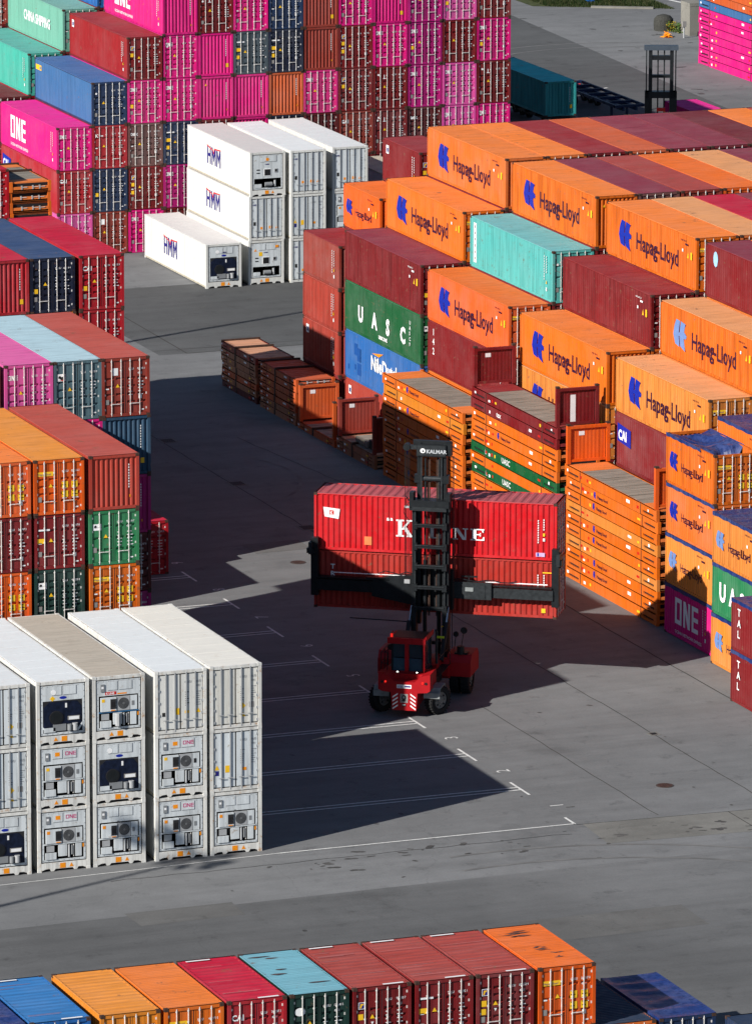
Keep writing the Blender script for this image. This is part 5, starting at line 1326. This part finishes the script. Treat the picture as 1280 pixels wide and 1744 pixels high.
part('seat', lambda b: (b.box(-.35, .2, .55, 1.1, 2.3, 2.45, BLACKM), b.box(-.35, .2, .45, .57, 2.4, 3.1, BLACKM), b.box(-.2, .05, .44, .55, 3.12, 3.32, BLACKM)), cab)
def f(b):
    for x, y in ((-1.35, -.3), (-1.35, .5), (-1.35, 1.3), (-1.05, -.3)): b.tube((x, y, 1.9), (x, y, 3.0), .022, BLACKM, 6)
    for z in (2.45, 3.0): b.tube((-1.35, -.3, z), (-1.35, 1.3, z), .022, BLACKM, 6); b.tube((-1.35, -.3, z), (-1.05, -.3, z), .02, BLACKM, 6)
    for k in range(4): b.box(-1.5, -1.2, .8, 1.2, .6+.4*k, .64+.4*k, BLACKM)
    b.box(-1.42, -1.0, -.5, 1.4, 1.84, 1.90, BLACKM)
part('access_ladder', f)
for p, q, rr_ in (((-1.25, .2, 2.9), (-1.0, .2, 3.15), .15), ((1.75, 3.6, 2.1), (1.95, 3.5, 3.35), .17), ((1.25, 4.6, 2.1), (1.35, 4.5, 2.9), .14)):
    part('mirror', lambda b: (b.tube(p, q, .02, BLACKM, 6), b.tube((q[0], q[1]-.03, q[2]), (q[0], q[1]+.03, q[2]), rr_, BLACKM, 14)))
part('air_cleaner', lambda b: (b.tube((1.75, 3.7, 2.1), (1.75, 3.7, 2.5), .18, BLACKM, 12), b.box(1.45, 2.1, 3.6, 4.1, 2.1, 2.2, BLACKM)))
part('yellow_grab_bar', lambda b: (b.box(.95, 1.3, 1.85, 1.93, 3.30, 3.40, plain('lime grab bar', (.4, .5, .02)))))
# mast
def f(b):
    for s in (-1, 1):
        b.box(*sorted((s*.70, s*.92)), 4.72, 5.2, .75, 9.45, BLACKM); b.box(*sorted((s*.71, s*.77)), 4.60, 4.74, 1.0, 9.3, BLACKL)
        b.prism([(4.2, .8), (4.72, .7), (4.72, 4.2), (4.55, 4.1)], 'x', *sorted((s*.66, s*.90)), BLACKM)
    b.box(-.98, .98, 4.45, 5.2, 9.18, 9.52, BLACKM); b.box(-.86, .86, 4.38, 4.6, 9.02, 9.2, BLACKL)
    for s in (-1, 1): b.box(*sorted((s*.80, s*1.02)), 4.5, 5.0, 9.0, 9.9, BLACKM)
    for z in (8.25, 7.2, 6.2, 5.15, 4.1, 2.4): b.box(-.78, .78, 4.52, 4.70, z-.09, z+.08, BLACKM); b.box(-.74, .74, 4.47, 4.53, z+.04, z+.09, BLACKL); b.box(-.86, -.62, 4.5, 4.72, z-.18, z+.16, BLACKM); b.box(.62, .86, 4.5, 4.72, z-.18, z+.16, BLACKM)
mast = part('mast', f)
def f(b):
    for s in (-1, 1): b.box(*sorted((s*.54, s*.73)), 5.0, 5.35, 3.2, 12.3, BLACKM); b.tube((s*.25, 5.3, 9.4), (s*.25, 5.3, 11.7), .04, BLACKM, 6); b.box(*sorted((s*.5, s*.86)), 4.95, 5.3, 10.3, 10.7, BLACKM); b.box(*sorted((s*.46, s*.54)), 4.92, 5.02, 9.5, 11.8, BLACKL)
    b.box(-.74, .74, 4.86, 5.5, 11.65, 12.25, BLACKM); b.tube((-.66, 5.1, 10.50), (.66, 5.1, 10.50), .13, BLACKL, 12); b.box(-.95, .95, 5.1, 5.3, 12.0, 12.4, BLACKM)
    b.box(.72, .98, 4.95, 5.35, 11.7, 12.35, BLACKM); b.box(-1.35, -.74, 5.0, 5.2, 11.95, 12.15, BLACKL); b.tube((-1.25, 4.95, 12.05), (-1.25, 5.3, 12.05), .18, BLACKM, 12)
inner = part('inner_mast', f, mast)
part('name_board', lambda b: (b.box(-.70, .70, 4.84, 4.86, 11.7, 12.2, BLACKL), add_text(b, 'KALMAR', -.24, 11.83, .26, INKPALE, 4.83, .03, 1.0), b.prism([(-.42+.13*math.cos(a*.52), 11.94+.12*math.sin(a*.52)) for a in range(12)], 'y', 4.834, 4.838, INKW), b.prism([(-.40+.05*math.cos(a*.52), 11.92+.05*math.sin(a*.52)) for a in range(12)], 'y', 4.830, 4.834, BLACKM)), mast)
for x in (-.34, .36): part('lift_cylinder', lambda b: (b.tube((x, 5.12, 1.2), (x, 5.12, 6.4), .10, BLACKM, 12), b.tube((x, 5.12, 6.4), (x, 5.12, 11.5), .055, BLACKL, 10)), mast)
for x in (-.2, -.14, .2, .26): part('lift_chain', lambda b: b.box(x, x+.04, 5.15, 5.2, 3.6, 11.45, RUSTC), mast)
def f(b):
    for i, x in enumerate((-1.12, -1.20, -1.27, -1.34)): b.tube((x, 5.05, 5.0+.1*i), (x, 5.05, 11.8), .016, BLACKM, 6)
    b.tube((-1.02, 5.05, 9.2), (-1.3, 5.05, 9.6), .03, BLACKM, 6); b.box(-1.36, -1.08, 5.0, 5.1, 5.2, 5.4, GREYROD); b.box(-1.36, -1.08, 5.0, 5.1, 9.0, 9.1, GREYROD)
    b.tube((1.04, 5.05, 2.0), (1.04, 5.05, 11.7), .02, BLACKM, 6); b.tube((1.10, 5.05, 4.0), (1.10, 5.05, 11.7), .016, RUSTC, 6)
    for k in range(14): a0 = k/14; b.tube((-1.1-.3*math.sin(a0*3.1), 5.0, 9.3-.9*a0), (-1.1-.3*math.sin((a0+.072)*3.1), 5.0, 9.3-.9*(a0+.072)), .018, BLACKM, 5)
part('hydraulic_hoses', f, mast)
for s in (-1, 1): part('tilt_cylinder', lambda b: (b.tube((s*.95, 2.9, 1.9), (s*.93, 4.2, 3.5), .11, BLACKM, 12), b.tube((s*.93, 4.2, 3.5), (s*.92, 4.75, 4.15), .055, CHROME, 10)), mast)
# spreader
SPR = part('spreader', lambda b: (
    b.box(-1.0, 1.0, 5.40, 5.75, 3.9, 5.9, BLACKM), b.prism([(-3.1, 4.35), (-1.0, 4.0), (-1.0, 5.5), (-2.2, 5.42), (-3.1, 5.1)], 'y', 5.5, 5.9, BLACKM),
    b.box(1.0, 2.9, 5.5, 5.92, 4.45, 5.3, BLACKL), b.box(.9, 2.6, 5.48, 5.5, 4.5, 5.2, BLACKL),
    b.box(-5.9, -3.0, 5.62, 5.98, 4.50, 5.06, BLACKM), b.box(2.8, 5.95, 5.62, 5.98, 4.54, 5.04, BLACKL), b.box(-5.9, 5.9, 5.6, 6.0, 5.12, 5.18, BLACKM)), T)
for s in (-1, 1):
    part('clamp_arm', lambda b: (b.box(*sorted((s*5.86, s*6.22)), 5.70, 6.06, 4.2, 7.1, BLACKM), b.box(*sorted((s*6.12, s*6.28)), 5.9, 6.5, 6.15, 6.5, BLACKM), b.box(*sorted((s*6.12, s*6.30)), 5.5, 6.1, 6.3, 6.9, BLACKL), b.box(*sorted((s*6.0, s*6.40)), 5.55, 5.75, 6.35, 6.60, BLACKM)), SPR)
part('hose_rail', lambda b: (b.tube((-5.0, 5.55, 5.45), (-1.2, 5.55, 5.45), .025, INKW, 6), b.tube((2.6, 5.55, 5.35), (5.7, 5.55, 5.35), .03, INKW, 6), b.box(-3.4, -2.2, 5.5, 5.7, 5.15, 5.3, BLACKM), b.box(1.4, 2.2, 5.5, 5.6, 5.55, 5.62, BLACKM), b.box(1.75, 1.8, 5.5, 5.6, 5.3, 5.6, BLACKM), b.tube((-4.2, 5.5, 3.2), (-1.0, 5.5, 3.15), .03, BLACKM, 6), b.box(1.6, 2.0, 5.46, 5.49, 4.85, 5.05, MUD)), SPR)
part('yellow_warning_bar', lambda b: b.box(.62, .95, 4.46, 4.5, 3.2, 3.28, YEL), mast)
part('service_walkway', lambda b: (b.box(-1.35, -.95, 1.4, 3.4, 1.86, 1.90, BLACKM), b.box(.95, 1.35, .6, 3.3, 1.7, 1.74, BLACKM), b.tube((1.32, .7, 1.74), (1.32, .7, 2.6), .02, BLACKM, 6), b.tube((1.32, 3.2, 1.74), (1.32, 3.2, 2.6), .02, BLACKM, 6), b.tube((1.32, .7, 2.6), (1.32, 3.2, 2.6), .02, BLACKM, 6)), T)
part('exhaust_stack', lambda b: (b.tube((.86, 2.2, 1.9), (.86, 2.2, 3.5), .07, BLACKL, 10), b.tube((.86, 2.2, 3.5), (.86, 2.05, 3.65), .06, BLACKL, 10)), T)
part('spreader_hoses', lambda b: [b.tube((-1.0-.35*k, 5.45, 5.6+.08*math.sin(k*2.1)), (-1.35-.35*k, 5.45, 5.6+.08*math.sin((k+1)*2.1)), .025, BLACKM, 6) for k in range(5)]+[b.tube((1.0+.4*k, 5.45, 5.42+.06*math.sin(k*1.7)), (1.4+.4*k, 5.45, 5.42+.06*math.sin((k+1)*1.7)), .025, BLACKM, 6) for k in range(8)], SPR)
# the two lifted containers
def at(x, y, z): return tuple(S0+dv*x+nv*y+Vector((0, 0, z)))
ZB = 3.5; KX = -.06; KY = 6.10+HW
G = 'containers held by the handler'
low = container('lifted red', 0, 0, 0, H=H9, end='door', label='dull red container held lower by the handler, half in shade', group=G, side='', rz=R(90)+RZ, ctr=at(KX, KY, ZB))
upc = container('scarlet', 0, 0, 0, H=H9, end='door', label='bright red K LINE container held on top by the handler', group=G, side='', rz=R(90)+RZ, ctr=at(KX, KY, ZB+H9+.01), roof='scarlet', ribbed=True)
def serif(b, ch, x, z, w, h, mat):
    t = w*.22; s = h*.12; y = 0
    def q(a, c, d, e): b.box(x+a*w, x+c*w, -.002, y, z+d*h, z+e*h, mat)
    def poly(p): b.prism([(x+u*w, z+v*h) for u, v in p], 'y', -.003, -.001, mat)
    if ch == 'K':
        q(.12, .34, 0, 1); q(0, .46, 0, .09); q(0, .46, .91, 1)
        poly([(.30, .42), (.72, .95), (.86, .95), (.44, .42)]); poly([(.40, .56), (.58, .62), (.95, .05), (.70, .05)]); q(.60, 1.02, 0, .09); q(.58, .98, .91, 1)
    elif ch == 'L': q(.14, .42, 0, 1); q(0, .56, .91, 1); q(0, 1, 0, .10); poly([(1, .0), (1, .36), (.90, .36), (.80, .09)])
    elif ch == 'I': q(.28, .72, 0, 1); q(.0, 1, 0, .09); q(.0, 1, .91, 1)
    elif ch == 'N': q(.12, .22, 0, 1); q(.80, .90, 0, 1); q(0, .34, 0, .09); q(.66, 1.02, .91, 1); q(0, .3, .91, 1); poly([(.10, 1), (.36, 1), (.90, 0), (.66, 0)])
    elif ch == 'E': q(.14, .42, 0, 1); q(0, 1, 0, .10); q(0, 1, .90, 1); q(.4, .74, .46, .55); poly([(1, .0), (1, .32), (.92, .32), (.82, .08)]); poly([(.95, 1), (.95, .70), (.87, .70), (.78, .92)]); q(.66, .74, .36, .66)
b = MB()
for ch, x, w, h in (('K', -1.95, .86, .86), ('L', -.32, .62, .58), ('I', .42, .34, .58), ('N', .90, .74, .58), ('E', 1.78, .70, .58)): serif(b, ch, x, .88, w, h, INKW)
for x in (-2.42, -2.24, -.98, -.80): b.prism([(x, 1.66), (x+.13, 1.66), (x+.09, 1.80), (x+.01, 1.80)], 'y', -.002, 0, INKW)
me = b.mesh('lettering'); side_decal(upc, L40, False, me, L40/2, 0, 'lettering')
b = MB(); b.prism([(-5.55, 1.72), (-4.85, 1.62), (-4.78, 2.12), (-5.62, 2.2)], 'y', -.002, 0, INKW); b.box(-5.32, -5.08, -.004, -.002, 1.82, 2.04, REDS); add_text(b, 'K', -5.28, 1.84, .22, INKW, -.006, .02)
side_decal(upc, L40, False, b.mesh('flag_emblem'), L40/2, 0, 'flag_emblem')
b = MB(); b.box(-3.55, -3.18, -.002, 0, .38, .80, plain('pale orange patch', (.75, .2, .07)))
b.box(5.05, 5.5, -.002, 0, .22, .42, plain('lilac plate', (.5, .35, .55))); b.box(5.12, 5.2, -.003, -.002, .24, .4, INKB)
for k in range(10): b.box(5.14, 5.19, -.002, 0, .9+.12*k, .98+.12*k, INKW)
for k in range(5): b.box(5.42, 5.47, -.002, 0, 1.55+.12*k, 1.63+.12*k, INKW)
b.box(5.40, 5.50, -.002, 0, 1.25, 1.40, YEL); b.box(5.40, 5.50, -.002, 0, 1.0, 1.15, INKW)
side_decal(upc, L40, False, b.mesh('side_markings'), L40/2, 0, 'side_markings')
side_decal(low, L40, False, m_vert('TRIT', .34, 'white lettering'), L40/2-5.25, 2.0, 'lettering')
b = MB()
for k in range(8): b.box(5.14, 5.19, -.002, 0, 1.3+.12*k, 1.38+.12*k, INKW); b.box(5.44, 5.49, -.002, 0, 1.3+.12*k, 1.38+.12*k, INKW)
b.box(5.40, 5.50, -.002, 0, 1.1, 1.25, YEL); b.box(5.35, 5.55, -.002, 0, .3, .52, YEL); b.box(5.4, 6.0, -.002, 0, 2.3, 2.36, YEL)
side_decal(low, L40, False, b.mesh('side_markings'), L40/2, 0, 'side_markings')

# ================================================================ far background
# rows of stacks standing behind the far wall (their shade falls on the asphalt at the upper right)
G = 'rear rows behind the far wall'
for i, y in enumerate((156.6, 170.1, 184.0, 197.6)):
    for l in range(6):
        c = ['maroon', 'magenta', 'navy', 'maroon', 'crimson', 'magenta'][(l+i) % 6]
        container(c, FX(10), y, l*H9, label=f'{c} container, {ORD[l]} level, {ORD[i]} rear row behind right end of far wall', group=G, side='')
container('teal', 86.72, 177.7, 1.42, H=H8, end='wall', label='dark teal container on a trailer in the shade beyond the roofs', side='', roof='teal')
def trailer(name, lab, x, y, L, mat, load):
    t = thing(name, lab, 'trailer', (x, y, 0), 0, 'container trailers in the shade')
    b = MB()
    for s in (-1, 1): b.box(*sorted((s*.45, s*.60)), -L/2, L/2, .95, 1.25, mat)
    for k in range(7): yy = -L/2+.2+k*(L-.4)/6; b.box(-1.2, 1.2, yy-.08, yy+.08, 1.18, 1.38, mat)
    if not load:
        for s in (-1, 1): b.box(*sorted((s*1.05, s*1.2)), -L/2, L/2, 1.2, 1.4, mat)
    obj('trailer_frame', b.mesh('trailer_frame'), t)
    for yy in (L/2-1.2, L/2-2.5, L/2-3.8):
        for s in (-1, 1): wheel(t, s*.98, yy, .5, .3)
    b = MB(); b.box(-.7, -.55, -L/2+2, -L/2+2.15, .0, 1.0, mat); b.box(.55, .7, -L/2+2, -L/2+2.15, .0, 1.0, mat); obj('support_legs', b.mesh('support_legs'), t)
    b = MB(); b.box(-1.15, -.8, L/2-.02, L/2+.04, .9, 1.1, TAILM); b.box(.8, 1.15, L/2-.02, L/2+.04, .9, 1.1, TAILM); obj('tail_lamps', b.mesh('tail_lamps'), t)
trailer('container_trailer', 'trailer under the dark teal container in the shade', 87.94, 183.8, 12.4, BLACKM, True)
trailer('container_trailer', 'empty dark blue trailer frame right of the teal container', 94.9, 187.2, 12.4, plain('navy trailer paint', (.01, .02, .06), .5), False)
b = MB(); n = 14
b.prism([(.22*math.cos(2*math.pi*k/n), .22*math.sin(2*math.pi*k/n)) for k in range(n)], 'z', 0, .05, REDS); b.tube((0, 0, .05), (0, 0, .62), .17, REDS, 12, .04); b.tube((0, 0, .28), (0, 0, .40), .125, INKW, 12, .09)
tag(obj('traffic_cone', b.mesh('traffic_cone'), None, (98.7, 186.3, 0)), 'small red cone on shaded asphalt beside the empty trailer', 'traffic cone')
# second handler, only its mast showing above the roofs
t2 = thing('container_handler', 'black mast of a second handler rising behind the orange and maroon roofs', 'container handler', (84.65, 151.6, 0), R(-21))
b = MB()
for s in (-1, 1): b.box(*sorted((s*.62, s*.86)), -.25, .25, .6, 10.4, BLACKM); b.box(*sorted((s*.98, s*1.06)), -.1, .1, 5.8, 10.4, BLACKL)
b.box(-1.18, 1.18, -.35, .35, 10.25, 10.55, plain('blue grey mast cap', (.05, .065, .085), .5)); b.box(-.8, .8, -.2, .2, 9.55, 9.85, BLACKM); b.box(-.8, .8, -.2, .2, 8.3, 8.5, BLACKM)
b.box(-1.1, 1.1, -.45, .25, 6.9, 7.35, BLACKM); b.box(-1.12, -.86, -.45, .2, 5.2, 7.35, BLACKM); b.box(.6, 1.1, -.45, .2, 5.2, 7.35, BLACKM); b.box(-.9, .9, -.4, .2, 5.2, 5.6, BLACKM)
for x in (-.22, .22): b.tube((x, 0, .8), (x, 0, 10.3), .05, BLACKL, 8)
obj('mast', b.mesh('mast'), t2)
b = MB(); b.box(-1.2, 1.2, .3, 5.5, .8, 1.9, REDM); b.box(-1.2, 1.2, 5.5, 6.3, .5, 2.1, REDM); obj('chassis', b.mesh('chassis'), t2)
for x in (-1.6, 1.6): wheel(t2, x, 1.0, .78, .5)
for x in (-1.2, 1.2): wheel(t2, x, 5.0, .6, .4)
b = MB(); b.box(-.3, .3, -.62, -.45, 6.0, 6.25, REDS); b.tube((-.2, -.5, 6.2), (.35, -.5, 5.9), .03, ORS, 6); obj('spreader_hook', b.mesh('spreader_hook'), t2)
container('magenta', 88.3, 153.4, 2.7, L=L20, H=H8, label='magenta roof in half shade right of the second mast', side='', group=None)
container('maroon', 88.3, 153.4, .1, L=L20, H=H8, label='maroon container under the magenta roof near the second mast', side='', group=None)
G = 'magenta flat rack stack at upper right'
for k in range(9):
    c = 'magenta' if k < 7 else ('blue' if k == 7 else 'rust orange')
    rack(c, 111.5, 194.1, k*.645, L40, .645, f"{c} flat rack, {ORD[k]} from the ground in the upper right stack", G, word=None, v=k)
rack('rust orange', 111.5, 194.1, 9*.645, L40, .645, 'rust orange flat rack, tenth from the ground in the upper right stack', G, v=3)
# concrete block, bollard, planter, verge
STONE = asphalt('rough concrete', (.26, .25, .22), 10, .3)
b = MB(); b.box(-.6, .6, -.9, .9, 0, 2.6, STONE); b.box(-.62, .62, -.92, .92, 2.4, 2.66, STONE)
for k in range(9): b.box(.6, .66, -.85+.2*k, -.75+.2*k, .1, 2.3, STONE)
tag(obj('concrete_block', b.mesh('concrete_block'), None, (117.2, 220.6, 0)), 'tall grey concrete block left of the magenta rack stack', 'concrete block')
t = thing('standpipe', 'thin metal standpipe in front of the concrete block', 'standpipe', (115.75, 218.9, 0))
b = MB(); b.tube((0, 0, 0), (0, 0, 1.1), .07, GREYROD, 10); b.box(-.16, .16, -.12, .12, .9, 1.35, GREYS); obj('post', b.mesh('post'), t)
t = thing('stone_planter', 'dark domed basket with yellow flowers at the edge of the yard', 'planter', (115.9, 223.4, 0))
b = MB(); n = 16; vs = []; rings = ((.0, .78), (.5, .82), (.95, .78), (1.2, .55), (1.3, .2))
for z, r in rings: vs += [(r*math.cos(2*math.pi*k/n), r*math.sin(2*math.pi*k/n), z) for k in range(n)]
b.add(vs, [(i*n+k, i*n+(k+1) % n, (i+1)*n+(k+1) % n, (i+1)*n+k) for i in range(4) for k in range(n)]+[tuple(4*n+k for k in range(n))], plain('dark wire basket', (.045, .045, .04), .9, amp=.5, scale=20))
obj('basket', b.mesh('basket'), t)
def foliage(name, n, R0, h, cols, seed, zc=0, sz=.09):
    rr = random.Random(seed); b = MB()
    for _ in range(n):
        a = rr.uniform(0, 6.28); r = R0*math.sqrt(rr.random()); c = Vector((r*math.cos(a), r*math.sin(a), zc+h*rr.random()))
        u = Vector((rr.uniform(-1, 1), rr.uniform(-1, 1), rr.uniform(-.3, 1))).normalized(); v = u.orthogonal().normalized(); s = sz*rr.uniform(.5, 1.4)
        b.add([c-v*s*.4, c+v*s*.4, c+u*s*1.6], [(0, 1, 2)], rr.choice(cols))
    return b.mesh(name)
YF = plain('yellow petals', (.45, .33, .02), .7); GF = plain('green leaves', (.05, .10, .02), .7); GF2 = plain('dry grass', (.16, .16, .06), .8)
obj('flowers', foliage('flowers', 260, .45, .8, [YF, YF, GF], 3), t, (.25, -.95, .05))
tag(obj('weed_clump', foliage('weed_clump', 500, .9, .7, [GF, GF, GF2], 5, sz=.14), None, (116.9, 221.8, 0)), 'green weeds between the planter and the concrete block', 'weeds')
tag(obj('orange_debris', foliage('orange_debris', 60, .3, .3, [ORS], 6, sz=.2), None, (114.6, 219.6, 0)), 'small orange scrap on the ground below the green weeds', 'debris')
b = MB(); b.box(-.25, .25, -2.6, 2.6, 0, .14, STONE); o = struct('kerb', b.mesh('kerb'), (117.6, 236.0, 0)); o.rotation_euler = (0, 0, R(62))
rr = random.Random(9); b = MB()
for _ in range(9000):
    x = rr.uniform(112.0, 121.5); y = rr.uniform(237.2-(x-115.3)*.52, 252); 
    if rr.random() < .25+.3*math.sin(x*3+y): pass
    h = rr.uniform(.1, .35); w_ = .03
    b.add([(x-w_, y, 0), (x+w_, y+.02, 0), (x+rr.uniform(-.1, .1), y+rr.uniform(-.1, .1), h)], [(0, 1, 2)], rr.choice([GF, GF2, GF, GF2]))
b.add([(111, 239.6, .02), (121.6, 234.2, .02), (123, 253, .02), (111, 253, .02)], [(0, 1, 2, 3)], plain('verge soil', (.05, .06, .02), .95, amp=.4, scale=1.5))
struct('grass_verge', b.mesh('grass_verge'), kind='stuff')
t = thing('waste_bin', 'small bright blue bin on the grass verge at the top edge', 'bin', (116.6, 240.6, 0))
b = MB(); b.prism([(-.28, 0), (.28, 0), (.34, 1.0), (-.34, 1.0)], 'y', -.3, .3, plain('bin blue', (.01, .12, .5), .45)); obj('bin_body', b.mesh('bin_body'), t)
b = MB(); b.prism([(-.37, 1.0), (.37, 1.0), (.30, 1.12), (-.30, 1.12)], 'y', -.34, .34, MATS['bin blue']); obj('lid', b.mesh('lid'), t)
# tall lighting masts of the yard, standing outside the picture on the left (their shadows cross the asphalt)
def light_mast(x, y, h, lab):
    t = thing('lighting_mast', lab, 'lighting mast', (x, y, 0), 0, 'tall yard lighting masts')
    b = MB(); b.tube((0, 0, 0), (0, 0, h), .26, GALV, 12, .11); b.box(-.5, .5, -.5, .5, 0, .3, STONE); obj('pole', b.mesh('pole'), t)
    b = MB(); b.box(-1.5, 1.5, -.08, .08, h-.2, h, GALV); b.box(-.08, .08, -1.5, 1.5, h-.2, h, GALV)
    obj('head_frame', b.mesh('head_frame'), t)
    for k in range(8):
        a = k*math.pi/4; b = MB(); b.box(-.3, .3, -.2, .2, -.15, .15, GREYS); obj('floodlight', b.mesh('floodlight'), t, (1.4*math.cos(a), 1.4*math.sin(a), h-.3), (0, 0, a))
light_mast(-43.6, -16.4, 24.5, 'tall lighting mast outside the picture beyond the lower left corner')
light_mast(4.2, 102.7, 36, 'tall lighting mast outside the picture left of the far stacks')
print('THINGS', len(LABELS), 'OBJECTS', len(bpy.data.objects))
